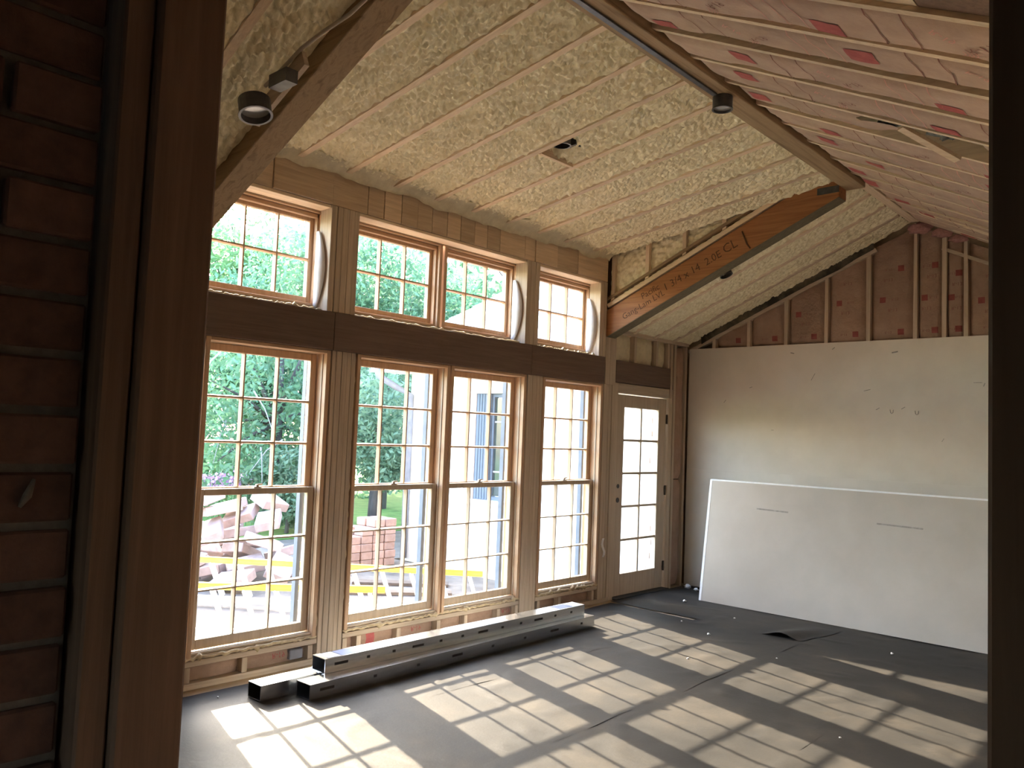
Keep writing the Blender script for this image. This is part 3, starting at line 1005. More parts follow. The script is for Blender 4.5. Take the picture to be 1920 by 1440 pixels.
# deck over the dormer, main left slope (near and far bays), right slope
ck.prism([(-0.45, B1Y[0], dorm(-0.45) + t), (2.33, B1Y[0], dorm(2.33) + t), (2.33, B1Y[0], dorm(2.33) + t + .03), (-0.45, B1Y[0], dorm(-0.45) + t + .03)], (0, B2Y[1] - B1Y[0], 0))
for a, b in ((YF - 0.1, B1Y[1]), (B2Y[0], YB + 0.14)):
    ck.prism([(-0.35, a, main(-0.35) + t), (2.33, a, main(2.33) + t), (2.33, a, main(2.33) + t + .03), (-0.35, a, main(-0.35) + t + .03)], (0, b - a, 0))
ck.prism([(2.33, YF - 0.1, rightz(2.33) + t), (XR + 0.4, YF - 0.1, rightz(XR + 0.4) + t), (XR + 0.4, YF - 0.1, rightz(XR + 0.4) + t + .03), (2.33, YF - 0.1, rightz(2.33) + t + .03)], (0, YB + 0.24 - YF, 0))
# cheek walls of the dormer
for y0 in (B1Y[0] + 0.02, B2Y[1] - 0.02):
    ck.prism([(-0.17, y0, 2.60), (2.30, y0, main(2.30) + t), (2.30, y0, dorm(2.30) + t), (-0.17, y0, dorm(-0.17) + t)], (0, 0.02, 0))
ce = ck.build('ceiling', MAT['roof_deck'])
tag(ce, 'vaulted roof, foam-filled rafters on one slope, papered batts on the other', kind='structure')


def foam_bay(x0, x1, y0, y1, zf, lift, seed, cell=0.0085, amp=0.042, hole=None, mat='foam', name='spray_foam'):
    nx = int((x1 - x0) / cell)
    ny = max(6, int((y1 - y0) / cell))
    X, Y = np.meshgrid(np.linspace(x0, x1, nx), np.linspace(y0, y1, ny), indexing='ij')
    s = seed * 7.3
    big = vnoise(X * 3.1 + s, Y * 4.3 + s)
    w1 = worley(X * 22 + s + 1.3 * vnoise(X * 9, Y * 9 + s), Y * 29 + s)
    w2 = worley(X * 50 + s, Y * 60 + s)
    fine = vnoise(X * 75 + s, Y * 75)
    prof = np.clip(np.minimum(Y - y0, y1 - Y) / 0.03, 0, 1)       # foam hugs the rafter sides
    calm = np.clip((X - x0) / 0.30, 0, 1) * 0.85 + 0.15             # smoother towards the eave
    h = lift + 0.014 * big + amp * (1.1 * (w1 - .45) + 0.5 * (w2 - .45)) * calm + 0.005 * fine * calm
    h = h * prof + (0.012 + 0.012 * vnoise(X * 30 + s, Y * 9)) * (1 - prof)
    if hole is not None:
        hx, hy, hr = hole
        d = np.sqrt((X - hx) ** 2 + (1.3 * (Y - hy)) ** 2)
        h = h + 0.13 * np.clip(1.25 - d / hr, 0, 1)
    Z = zf(X) + h
    return grid_mesh(np.stack([X, Y, Z], -1), name, MAT[mat], ce, flip=True)


# dormer rafters and foam
dr_y = [2.49, 2.885, 3.285, 3.70, 4.105, 4.50, 4.915, 5.32, 5.70, 6.135]
RW = 0.045


def rafter(x0, x1, y, zf, w=RW, h=0.20, mat='rafter_x'):
    return MB().prism([(x0, y - w / 2, zf(x0)), (x1, y - w / 2, zf(x1)), (x1, y - w / 2, zf(x1) + h), (x0, y - w / 2, zf(x0) + h)], (0, w, 0)).build('rafter', MAT[mat], ce)


for y in dr_y:
    rafter(-0.13, RIDGE_X0 - 0.002, y, dorm)
eb = [B1Y[1]] + dr_y + [B2Y[0]]
for i in range(len(eb) - 1):
    a = eb[i] + (RW / 2 if i else 0) + 0.001
    b = eb[i + 1] - (RW / 2 if i + 1 < len(eb) - 1 else 0) - 0.001
    hole = (1.20, 4.20, 0.13) if i == 4 + 0 else None
    foam_bay(-0.12, RIDGE_X0 - 0.003, a, b, dorm, 0.028, i + 1, hole=(1.205, 4.205, 0.12) if a < 4.205 < b + 0.1 and i == 5 else None)
# smooth foam run along the head of the window wall
n, mm = 160, 10
P = np.zeros((n, mm, 3))
for i in range(n):
    y = B1Y[1] + 0.005 + (B2Y[0] - B1Y[1] - 0.01) * i / (n - 1)
    w = 0.13 + 0.05 * float(vnoise(y * 3.3, 1.7)) + 0.02 * float(vnoise(y * 11, 4))
    dz = 0.055 + 0.022 * float(vnoise(y * 4.1, 8)) + 0.010 * float(vnoise(y * 15, 2))
    for j in range(mm):
        t2 = j / (mm - 1) * math.pi / 2
        P[i, j] = (0.010 + w * (1 - math.cos(t2)), y, 3.40 - dz + (0.006 + dz) * math.sin(t2) + 0.16 * w * (1 - math.cos(t2)))
grid_mesh(P, 'foam_fillet', MAT['foam_smooth'], ce)

# main-slope bays, near (before the sloping timber) and far (behind the orange beam)
near_y = [0.58, 0.95, 1.33, 1.715]
for y in near_y:
    rafter(-0.13, RIDGE_X0 - 0.002, y, lambda x: main(x) + 0.02)
nb = [YF] + near_y + [B1Y[0]]
for i in range(len(nb) - 1):
    a = nb[i] + (RW / 2 if i else 0) + 0.001
    b = nb[i + 1] - (RW / 2 if i + 1 < len(nb) - 1 else 0) - 0.001
    foam_bay(-0.12, RIDGE_X0 - 0.003, a, b, lambda x: main(x) + 0.02, 0.020, 30 + i, amp=0.05)
far_y = [6.93, 7.33, 7.70]
for y in far_y:
    rafter(-0.13, 2.33, y, main)
fb = [B2Y[1]] + far_y + [YB]
for i in range(len(fb) - 1):
    a = fb[i] + (RW / 2 if i else 0) + 0.001
    b = fb[i + 1] - (RW / 2 if i + 1 < len(fb) - 1 else 0) - 0.001
    foam_bay(-0.12, 2.33, a, b, main, 0.026, 50 + i, amp=0.034)
# foam and studs of the far dormer cheek, above the orange beam
for x in (0.05, 0.44, 0.84, 1.24):
    z0 = 2.93 + 0.45 * x
    MB().prism([(x - .019, B2Y[0] + 0.012, z0), (x + .019, B2Y[0] + 0.012, z0 + .017), (x + .019, B2Y[0] + 0.012, dorm(x) + .06), (x - .019, B2Y[0] + 0.012, dorm(x) + .06)], (0, 0.09, 0)).build('cheek_stud', MAT['rafter_z'], ce)
cell = 0.012
X, T = np.meshgrid(np.linspace(0.0, 1.75, 150), np.linspace(0, 1, 44), indexing='ij')
Z0 = 2.90 + 0.45 * X
Z1 = dorm(X) + 0.05
Z = Z0 + (Z1 - Z0) * T
Yc = B2Y[0] + 0.035 + 0.028 * worley(X * 21, Z * 17) + 0.012 * worley(X * 50, Z * 44)
grid_mesh(np.stack([X, Yc, Z], -1), 'spray_foam', MAT['foam'], ce)
MB().bar((0.0, B2Y[0] + 0.06, 2.905), (1.78, B2Y[0] + 0.06, 2.905 + 0.45 * 1.78), 0.12, 0.04).build('cheek_plate', MAT['rafter_x'], ce)

# right slope: rafters, papered batts with print
TORN = 9
rr_y = [0.62, 1.03, 1.44, 1.85, 2.26, 2.675, 3.06, 3.455, 3.85, 4.245, 4.655, 5.035, 5.45, 5.87, 6.29, 6.70, 7.11, 7.52, 7.93]
for i, y in enumerate(rr_y):
    w = 0.038
    MB().prism([(RIDGE_X1 + .001, y - w / 2, rightz(RIDGE_X1)), (XR + .08, y - w / 2, rightz(XR + .08)), (XR + .08, y - w / 2, rightz(XR + .08) + .2), (RIDGE_X1 + .001, y - w / 2, rightz(RIDGE_X1) + .2)], (0, w, 0)).build('rafter', MAT['rafter_x'], ce)
sl = math.hypot(1, 0.5)
Ur = (1 / sl, 0, -0.5 / sl)
Nr = (-0.5 / sl, 0, -1 / sl)
LR = (XR - RIDGE_X1 - 0.03) * sl
for i in range(len(rr_y) - 1):
    r = random.Random(500 + i)
    a, b = rr_y[i] + 0.019, rr_y[i + 1] - 0.019
    if i == 4:      # bay closed with boards instead of a batt
        for x0, x1, mk in ((RIDGE_X1 + .01, 3.92, 'rafter_x'), (3.925, XR, 'jamb')):
            MB().prism([(x0, a, rightz(x0) + .02), (x1, a, rightz(x1) + .02), (x1, a, rightz(x1) + .04), (x0, a, rightz(x0) + .04)], (0, b - a, 0)).build('bay_board', MAT[mk], ce)
        continue
    # batts sit recessed and slipped to one side, leaving a dark gap
    ga, gb = r.choice(((0.002, 0.022), (0.002, 0.010), (0.002, 0.014), (0.002, 0.034)))
    a2, b2 = a + ga, b - gb
    c = (a2 + b2) / 2
    w = b2 - a2
    pr = []
    u = r.uniform(0.05, 0.55)
    while u < LR - 0.25:
        pr.append(('sq', u, 0.05 * r.choice((-1, 1)) + r.uniform(-.03, .03), (0.125, 0.105, 'print_red'), 0))
        pr.append(('ln', u + 0.20, 0, (w * .92, 0.006, 'print_dark', 0.03), 0))
        pr.append(('ln', u + 0.33, 0, (w * .92, 0.006, 'print_dark', 0.03), 0))
        for q in range(4):
            pr.append(('ln', u + 0.50 + .014 * q, 0.07, (0.07, 0.004, 'print_pale', 0.012), 0.35))
        pr.append(('tx', u + 0.58, 0.0, ('R-19', 0.065, 'print_dark'), -0.6))
        pr.append(('tx', u + 0.47, -0.06, ('R-19', 0.05, 'print_pale'), 0.7))
        for q in range(3):
            pr.append(('ln', u + 0.78 + .09 * q, 0, (w * .9, 0.005, 'print_pale', 0.02), 0))
        u += r.uniform(0.98, 1.12)
    pr = [p for p in pr if p[1] < LR - 0.12]
    rec = 0.026 if i % 3 else 0.034
    O = np.array((RIDGE_X1 + 0.008, c, rightz(RIDGE_X1 + 0.008))) - np.array(Nr) * rec
    if i == TORN:
        make_batt(ce, O, Ur, (0, 1, 0), Nr, 0.90, w, 0.036, 400 + i, MAT['paper'], [p for p in pr if p[1] < 0.7], ucut=0.10)
        O2 = O + np.array(Ur) * 1.46
        make_batt(ce, O2, Ur, (0, 1, 0), Nr, LR - 1.46, w, 0.036, 440 + i, MAT['paper'], [], ucut=0.05)
        q = O + np.array(Ur) * 1.17 - np.array(Nr) * 0.06
        for kk in range(4):
            nn = 12
            PP = np.zeros((nn, nn, 3))
            for ii in range(nn):
                for jj in range(nn):
                    th, ph = math.pi * ii / (nn - 1), 2 * math.pi * (jj % (nn - 1)) / (nn - 1)
                    rad = 0.085 * (1 + 0.6 * float(vnoise(ii * .9 + kk * 5, (jj % (nn - 1)) * .9)))
                    PP[ii, jj] = q + np.array((-0.20 + 0.13 * kk, 0.06 * (-1) ** kk, 0.10 - 0.065 * kk)) + rad * np.array((1.3 * math.sin(th) * math.cos(ph), math.sin(th) * math.sin(ph), .5 * math.cos(th)))
            grid_mesh(PP, 'wool_tuft', MAT['greywool'], ce)
        continue
    make_batt(ce, O, Ur, (0, 1, 0), Nr, LR, w, 0.036, 400 + i, MAT['paper'], pr)
# torn hole in one bay with a loose strip of wood and grey wool
yh = (rr_y[TORN] + rr_y[TORN + 1]) / 2
MB().bar((3.38, yh - 0.17, rightz(3.38) - 0.006), (3.58, yh + 0.10, rightz(3.58) - 0.040), 0.045, 0.02).build('loose_batten', MAT['rafter_x'], ce)
# yellow sheathing strips seen near the far end
for yy, x0, x1 in ((7.20, 2.62, 4.2), (7.62, 2.62, 4.0)):
    MB().prism([(x0, yy, rightz(x0) - .012), (x1, yy, rightz(x1) - .012), (x1, yy, rightz(x1) - .002), (x0, yy, rightz(x0) - .002)], (0, 0.16, 0)).build('sheathing_strip', MAT['rafter_x'], ce)

# ---- near wall with the doorway the camera looks through
JX0, JX1 = 3.690, 4.600          # clear opening
wf = MB()
wf.box((-0.17, 0.38, -0.03), (JX0 - 0.12, 0.47, 2.50)).box((JX1 + 0.14, 0.38, -0.03), (XR + 0.12, 0.47, 2.50))
poly = [(-0.17, 0.38, 2.50), (XR + 0.12, 0.38, 2.50), (XR + 0.12, 0.38, gz(XR + 0.12)), (2.33, 0.38, gz(2.33)), (-0.17, 0.38, gz(-0.17))]
wf.prism(poly, (0, 0.09, 0))
wfo = wf.build('wall_front', MAT['sheath'])
tag(wfo, 'dim near wall holding the brick-lined doorway', kind='structure')
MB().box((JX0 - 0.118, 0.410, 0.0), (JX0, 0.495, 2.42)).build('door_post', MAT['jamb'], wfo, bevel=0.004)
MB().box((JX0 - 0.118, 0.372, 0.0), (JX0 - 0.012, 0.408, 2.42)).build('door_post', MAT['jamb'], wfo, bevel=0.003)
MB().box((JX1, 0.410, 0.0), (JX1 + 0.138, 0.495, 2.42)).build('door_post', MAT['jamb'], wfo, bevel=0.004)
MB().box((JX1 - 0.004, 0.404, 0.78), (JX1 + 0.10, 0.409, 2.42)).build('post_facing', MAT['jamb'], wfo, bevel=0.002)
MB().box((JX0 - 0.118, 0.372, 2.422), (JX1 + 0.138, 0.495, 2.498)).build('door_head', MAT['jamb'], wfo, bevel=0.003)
# brick reveal on the left: mortar core with single bricks laid over it
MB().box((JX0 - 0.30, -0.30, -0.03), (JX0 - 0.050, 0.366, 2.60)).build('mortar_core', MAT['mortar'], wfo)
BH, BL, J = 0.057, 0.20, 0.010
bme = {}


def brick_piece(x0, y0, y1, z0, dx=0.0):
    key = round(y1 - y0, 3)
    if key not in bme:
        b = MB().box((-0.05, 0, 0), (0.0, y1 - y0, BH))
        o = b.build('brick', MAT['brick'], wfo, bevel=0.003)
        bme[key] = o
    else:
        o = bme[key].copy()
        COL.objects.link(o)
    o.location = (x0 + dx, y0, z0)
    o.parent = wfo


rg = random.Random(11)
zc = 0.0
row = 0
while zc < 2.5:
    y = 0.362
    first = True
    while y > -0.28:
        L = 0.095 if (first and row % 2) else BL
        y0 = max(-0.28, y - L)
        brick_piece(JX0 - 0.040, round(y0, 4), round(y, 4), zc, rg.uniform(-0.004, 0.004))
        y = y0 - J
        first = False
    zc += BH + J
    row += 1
# a smear of mortar on the brick
MB().tube([(JX0 - 0.038, 0.305, 1.492), (JX0 - 0.037, 0.312, 1.505), (JX0 - 0.038, 0.318, 1.524)], [0.002, 0.005, 0.002], 7).build('mortar_smear', MAT['mortar'], wfo, smooth=True)
MB().box((JX1 + 0.16, -0.30, -0.03), (JX1 + 0.35, 0.366, 2.60)).build('mortar_core', MAT['mortar'], wfo)
# dim passage behind the camera
ps = MB()
ps.box((3.20, -2.2, -0.05), (5.6, 0.38, 0.0)).box((3.20, -2.2, 2.55), (5.6, 0.40, 2.60))
ps.box((3.15, -2.2, -0.05), (3.20, -0.30, 2.60)).box((5.6, -2.2, -0.05), (5.65, 0.40, 2.60)).box((3.15, -2.25, -0.05), (4.90, -2.2, 2.60)).box((5.32, -2.25, -0.05), (5.65, -2.2, 2.60)).box((4.90, -2.25, -0.05), (5.32, -2.2, 1.15)).box((4.90, -2.25, 1.78), (5.32, -2.2, 2.60))  # unseen rear opening added to let daylight onto the right door post
ps.box((3.15, -0.31, -0.05), (JX0 - 0.30, 0.37, 2.60)).box((JX1 + 0.35, 0.30, -0.05), (5.6, 0.37, 2.60))
pw_ = ps.build('wall_passage', MAT['plaster_dark'])
tag(pw_, 'dim plaster passage on the near side of the doorway', kind='structure')

# ================================================================== BEAMS (things)
MB().box((2.331, B2Y[1] + 0.003, 3.745), (RIDGE_X1 - 0.001, YB - 0.01, 3.98)).build('ridge_board', MAT['rafter_y'], ce)
b = MB().box((RIDGE_X0, YF, RIDGE_Z), (RIDGE_X1, B2Y[1], RIDGE_Z + 0.30)).build('ridge_beam', MAT['timber_y'], bevel=0.004)
tag(b, 'long straight ridge beam running along the top of the vault', 'beam', kind='thing')
# steel angle with cable on the near half of the ridge beam
MB().box((RIDGE_X0 + 0.045, YF + 0.02, RIDGE_Z - 0.012), (RIDGE_X0 + 0.075, 4.28, RIDGE_Z - 0.001)).build('conduit', MAT['can'], b)


def slope_beam(name, y0, y1, mat, label, h=0.30, zb=2.60):
    f = lambda x: zb + 0.45 * x
    o = MB().prism([(-0.02, y0, f(-0.02)), (RIDGE_X0 - 0.002, y0, f(RIDGE_X0)), (RIDGE_X0 - 0.002, y0, f(RIDGE_X0) + h), (-0.02, y0, f(-0.02) + h)], (0, y1 - y0, 0)).build(name, MAT[mat], bevel=0.004)
    return tag(o, label, 'beam', kind='thing')


b1 = slope_beam('sloping_beam', B1Y[0], B1Y[1], 'timber_x', 'aged grey-brown timber beam sloping up past the nearest upper window', h=0.40)
b2 = slope_beam('sloping_beam', B2Y[0], B2Y[1], 'lvl_x', 'orange laminated beam with dark lettering, sloping up to the ridge', h=0.265)
MB().prism([(0.0, B2Y[0] + .001, 2.596), (RIDGE_X0 - .004, B2Y[0] + .001, 2.596 + .45 * RIDGE_X0), (RIDGE_X0 - .004, B2Y[0] + .001, 2.5995 + .45 * RIDGE_X0), (0.0, B2Y[0] + .001, 2.5995)], (0, .148, 0)).build('underside_shade_strip', MAT['olive'], b2)  # thin strip whose dark colour paints the shade under the orange beam
# darker lettering printed on the face of the orange beam
dirx = np.array((1, 0, 0.45)) / math.hypot(1, 0.45)
perp = np.array((-0.45, 0, 1)) / math.hypot(1, 0.45)


def beam_text(s, size, x, off):
    vs, fs = text_mesh(s, size)
    c = np.array((x, B2Y[0] - 0.0015, 2.60 + 0.45 * x)) + perp * off
    MB().add([c + a * dirx + q * perp for a, q in vs], fs).build('lettering', MAT['ink'], b2)


beam_text('Pacific', 0.085, 0.56, 0.165)
beam_text('Gang-Lam LVL', 0.085, 0.45, 0.085)
beam_text('1 3/4 x 14  2.0E', 0.10, 0.98, 0.12)
beam_text('CL', 0.12, 1.36, 0.13)
MB().tube([(1.42, B2Y[0] - 0.002, 3.45), (1.47, B2Y[0] - 0.006, 3.33), (1.50, B2Y[0] - 0.002, 3.29)], 0.007, 6).build('bolt_strap', MAT['ink'], b2)
MB().box((2.08, B2Y[0] - 0.006, 3.655), (RIDGE_X0 - 0.003, B2Y[0] - 0.0005, 3.71)).build('steel_hanger', MAT['can'], b2)

# ================================================================== FITTINGS
def recessed_lamp(c, axis, rad, length, label, depth=0.72):
    t = empty('recessed_lamp', c)
    tag(t, label, 'lamp', 'recessed lamp housings in the roof')
    ax = Vector(axis).normalized()
    c = Vector(c)
    MB().ring(c, ax, rad * 0.94, rad, length, 24).build('housing', MAT['can'], t, smooth=False)
    MB().ring(c - ax * 0.004, ax, rad * 0.90, rad * 1.05, 0.006, 24).build('trim_ring', MAT['can'], t)
    MB().tube([c + ax * length * depth, c + ax * length * (depth + 0.06)], rad * 0.93, 24).build('reflector', MAT['can_in'], t)
    return t


main60 = lambda x: main(x) + 0.06
l1 = recessed_lamp((1.40, 1.80, 2.985), (-0.3, 0, 1), 0.072, 0.075, 'dark lamp housing hanging beside the aged timber beam', 0.4)
MB().obox((1.42, 1.90, 3.13), Vector((1, 0, .45)) * 0.20, (0, 0.012, 0), (-0.016, 0, 0.036)).build('mounting_bar', MAT['stud_x'], l1)
MB().box((1.46, 1.82, 3.10), (1.60, 1.88, 3.16)).build('junction_box', MAT['can'], l1)
l2 = recessed_lamp((1.20, 4.205, dorm(1.2) + 0.03), (0, 0, 1), 0.060, 0.12, 'lamp housing sunk in a dark hole in the dormer foam')
MB().box((1.06, 4.127, dorm(1.06) - 0.004), (1.085, 4.478, dorm(1.06) + 0.09)).build('blocking', MAT['rafter_y'], l2)
MB().box((1.12, 4.28, dorm(1.12) + 0.06), (1.26, 4.36, dorm(1.2) + 0.13)).build('junction_box', MAT['can'], l2)
l3 = recessed_lamp((RIDGE_X0 + 0.075, 4.35, RIDGE_Z - 0.077), (0, 0, 1), 0.060, 0.075, 'lamp housing fixed under the middle of the ridge beam', 0.15)
l4 = recessed_lamp((1.10, 6.79, main(1.10) - 0.020), (-0.41, 0, 0.91), 0.058, 0.06, 'lamp ring in the foam just behind the orange beam')
# cable clipped along the near foam
cb = MB().tube([(1.36, 1.86, 3.15), (1.45, 1.87, 3.19), (1.62, 1.88, 3.26), (1.75, 1.90, 3.30), (1.85, 1.96, 3.37), (1.97, 1.99, 3.44), (2.1, 2.0, 3.56), (2.2, 2.02, 3.64)], 0.009, 8).build('cable', MAT['cable'], smooth=True)
tag(cb, 'pale cable running up the foam beside the aged timber beam', 'cable')
# junction box on the wall below the first window
jb = MB().box((-0.075, 3.055, 0.052), (-0.020, 3.155, 0.118)).build('junction_box', MAT['downpipe'], bevel=0.005)
tag(jb, 'grey junction box under the window nearest the doorway', 'junction box')
# scrap of white paper stapled to the post by the door
n = 8
P = np.zeros((n, 4, 3))
for i in range(n):
    for j in range(4):
        P[i, j] = (0.006 + 0.010 * math.sin(i * .8), 6.475 + 0.012 * j + 0.010 * math.sin(i * 1.1), 0.44 + 0.026 * i)
pp = grid_mesh(P, 'paper_scrap', MAT['white_paper'])
tag(pp, 'torn white paper tag stuck on the post beside the door', 'paper')
so = pp.modifiers.new('t', 'SOLIDIFY')
so.thickness = 0.001

# ---- three hollow steel box sections on the floor
def box_tube(a, b2_, w, h, z0, label, labels=(), slots=0):
    a, b2_ = Vector(a), Vector(b2_)
    d = (b2_ - a)
    L = d.length
    d.normalize()
    s = Vector((0, 0, 1)).cross(d).normalized()     # towards +side
    upv = Vector((0, 0, 1))
    t = 0.004
    root = empty('steel_tube', (a.x, a.y, z0))
    tag(root, label, 'steel tube', 'hollow steel tubes by the window wall')
    c = (a + b2_) / 2 + upv * z0
    m = MB()
    m.obox(c + upv * (t / 2), d * L / 2, s * w / 2, upv * t / 2)
    m.obox(c + upv * (h - t / 2), d * L / 2, s * w / 2, upv * t / 2)
    m.obox(c + upv * h / 2 + s * (w / 2 - t / 2), d * L / 2, s * t / 2, upv * (h / 2 - t))
    m.obox(c + upv * h / 2 - s * (w / 2 - t / 2), d * L / 2, s * t / 2, upv * (h / 2 - t))
    m.build('tube_wall', MAT['steel'], root)
    for f in labels:
        p = a + d * (L * f) + upv * (z0 + h + 0.0006)
        MB().obox(p, d * 0.045, s * w * 0.40, upv * 0.0004).build('label_sticker', MAT['sticker_pale'], root)
        MB().obox(p + d * 0.14, d * 0.085, s * w * 0.40, upv * 0.0004).build('label_sticker', MAT['sticker'], root)
    for k in range(slots):
        p = a + d * (0.12 + (L - 0.3) * k / max(1, slots - 1)) + upv * (z0 + h * 0.55) - s * (w / 2 + 0.0006)
        ln = 0.012 if k % 3 else 0.05
        MB().obox(p, d * ln, s * 0.0005, upv * 0.008).build('slot', MAT['steel_dark'], root)
    return root


TW, TH = 0.135, 0.088
box_tube((0.405, 2.555, 0), (0.345, 5.40, 0), TW, TH, 0.012, 'dusty steel tube under the top one, beside the window wall', slots=0)
box_tube((0.570, 2.775, 0), (0.500, 5.62, 0), TW, TH, 0.012, 'steel tube lying on the felt, farther from the windows', slots=8)
box_tube((0.445, 2.960, 0), (0.440, 5.56, 0), TW, TH, 0.012 + TH + 0.001, 'topmost steel tube with blue label stickers', labels=(0.03, 0.24, 0.55, 0.86), slots=12)

# ---- drywall sheets leaning at the back
def sheet(k, x0, label, y_b, y_t):
    L, H, T = 3.66, 1.22, 0.0127
    a = Vector((x0, y_b, 0.014))
    upv = Vector((0, y_t - y_b, math.sqrt(H * H - (y_t - y_b) ** 2))).normalized()
    nrm = Vector((1, 0, 0)).cross(upv).normalized()      # faces the camera (-y)
    root = empty('drywall_sheet', a)
    tag(root, label, 'drywall sheet', 'loose drywall sheets leaning at the back')
    c = a + Vector((1, 0, 0)) * L / 2 + upv * H / 2
    MB().obox(c, Vector((1, 0, 0)) * (L / 2 - 0.0), upv * (H / 2), nrm * T / 2).build('board', MAT['drywall_grey'], root)
    MB().obox(a + upv * H / 2 - Vector((0.0012, 0, 0)) + nrm * 0.001, Vector((0.012, 0, 0)), upv * H / 2, nrm * (T / 2 + .0004)).build('edge_tape', MAT['gypsum'], root)
    MB().obox(c + upv * (H / 2 - 0.006), Vector((1, 0, 0)) * L / 2, upv * 0.0075, nrm * (T / 2 + .0004)).build('edge_tape', MAT['gypsum'], root)
    return root, a, upv, nrm


r0, a0, up0, n0 = sheet(0, 0.585, 'front drywall sheet with two grey smears, leaning at the back', 7.375, 7.555)
for (x, z, ln) in ((1.26, 0.96, 0.16), (2.42, 0.93, 0.19)):
    p = a0 + Vector((x - a0.x, 0, 0)) + up0 * z + n0 * 0.0072
    MB().obox(p, Vector((ln, 0, -0.003)), up0 * 0.007, n0 * 0.0003).build('smear', MAT['smudge'], r0)
sheet(1, 0.575, 'rear drywall sheet, edge just showing behind the front one', 7.392, 7.572)
for x, lb in ((1.2, 'timber prop behind the leaning drywall sheets, nearer the windows'), (2.9, 'timber prop behind the leaning drywall sheets, farther from the windows')):
    o = MB().bar((x, 8.00, 0.035), (x, 7.635, 1.12), 0.09, 0.038, (1, 0, 0)).build('timber_prop', MAT['stud_z'])
    tag(o, lb, 'timber prop', 'props behind the leaning sheets')

# ---- scraps on the floor
def lump(name, c, s, seed, mat, label, cat, sq=0.6):
    n = 10
    P = np.zeros((n, n, 3))
    for i in range(n):
        for j in range(n):
            th, ph = math.pi * i / (n - 1), 2 * math.pi * (j % (n - 1)) / (n - 1)
            r = s * (1 + 0.5 * float(vnoise(i * .8 + seed, (j % (n - 1)) * .8 + seed * 2)))
            P[i, j] = (c[0] + r * math.sin(th) * math.cos(ph), c[1] + r * math.sin(th) * math.sin(ph), c[2] + s * sq + sq * r * math.cos(th))
    o = grid_mesh(P, name, MAT[mat], smooth=False)
    return tag(o, label, cat)


lump('paper_scrap', (0.16, 7.86, 0.012), 0.035, 3, 'white_paper', 'crumpled white paper scrap in the corner by the wall', 'paper')
lump('paper_scrap', (0.30, 7.80, 0.012), 0.026, 8, 'white_paper', 'small crumpled paper scrap beside the leaning sheets', 'paper')
lump('plaster_crumb', (0.52, 7.18, 0.012), 0.016, 5, 'white_paper', 'white plaster crumb on the felt before the leaning sheets', 'crumb')
for k, (x, y) in enumerate(((0.24, 2.42), (1.62, 5.35), (1.35, 6.15), (2.05, 5.9), (0.95, 6.4), (2.6, 6.75), (3.0, 4.6), (1.2, 6.9))):
    o = lump('plaster_crumb', (x, y, 0.009), 0.006 + 0.003 * (k % 3), 20 + k, 'white_paper', 'tiny white crumb scattered on the black felt', 'crumb')
    o['group'] = 'crumbs on the felt'

# ================================================================== OUTDOORS
GZ = -0.36
g = MB().box((-60, -40, GZ - 0.2), (-0.178, 8.0, GZ)).box((-60, 8.0, GZ - 0.2), (-5.0, 60, GZ)).build('ground', MAT['yard'])
tag(g, 'pale trodden soil of the yard outside the windows', kind='structure')
lw = MB().box((-60, -30, GZ), (-7.6, 50, GZ + 0.02)).build('lawn', MAT['lawn'])
tag(lw, 'green lawn beyond the builders yard', kind='structure')

# ---- wing of the house
YW = 8.05
hw = empty('house_wing', (-4.8, YW, GZ))
tag(hw, 'pale wing of the house with grey shingle roof, outside the windows', 'house')
wx0, wx1 = -4.80, -0.20
hx0, hx1 = -3.38, -2.86       # house window opening
hz0, hz1 = 0.68, 2.16
YO = YW
m = MB()
m.box((wx0, YO, GZ), (hx0 - 0.20, YO + 0.25, 2.50)).box((hx1 + 0.05, YO, GZ), (wx1, YO + 0.09, 2.50))
m.box((hx0 - 0.20, YO, GZ), (hx1 + 0.05, YO + 0.25, hz0)).box((hx0 - 0.20, YO, hz1), (hx1 + 0.05, YO + 0.25, 2.50))
m.box((wx0, YO + 0.25, GZ), (wx0 + 0.25, YO + 6, 2.50))
m.build('house_wall', MAT['siding'], hw)
# shutter, sash and panes
MB().box((hx0 - 0.16, YO + 0.02, hz0), (hx0 - 0.02, YO + 0.10, hz1)).build('brick_return', MAT['quoin'], hw)
sh = MB().box((hx0 - 0.02, YO + 0.03, hz0), (hx0 + 0.26, YO + 0.07, hz1)).build('shutter', MAT['shutter'], hw)
for k in range(5):
    MB().box((hx0 + 0.002 + k * 0.052, YO + 0.022, hz0 + 0.01), (hx0 + 0.040 + k * 0.052, YO + 0.030, hz1 - 0.01)).build('slat', MAT['shutter'], sh)
hwf = MB()
hwf.box((hx0 + 0.26, YO + 0.06, hz0), (hx0 + 0.30, YO + 0.14, hz1)).box((hx1 - 0.01, YO + 0.06, hz0), (hx1 + 0.05, YO + 0.14, hz1))
hwf.box((hx0 + 0.30, YO + 0.06, hz0), (hx1 - 0.01, YO + 0.14, hz0 + 0.05)).box((hx0 + 0.30, YO + 0.06, hz1 - 0.05), (hx1 - 0.01, YO + 0.14, hz1))
wn = hwf.build('window', MAT['shutter'], hw)
for k in range(1, 4):
    z = hz0 + 0.05 + (hz1 - hz0 - 0.1) * k / 4
    MB().box((hx0 + 0.30, YO + 0.075, z - 0.012), (hx1 - 0.01, YO + 0.12, z + 0.012)).build('muntin', MAT['downpipe'], wn)
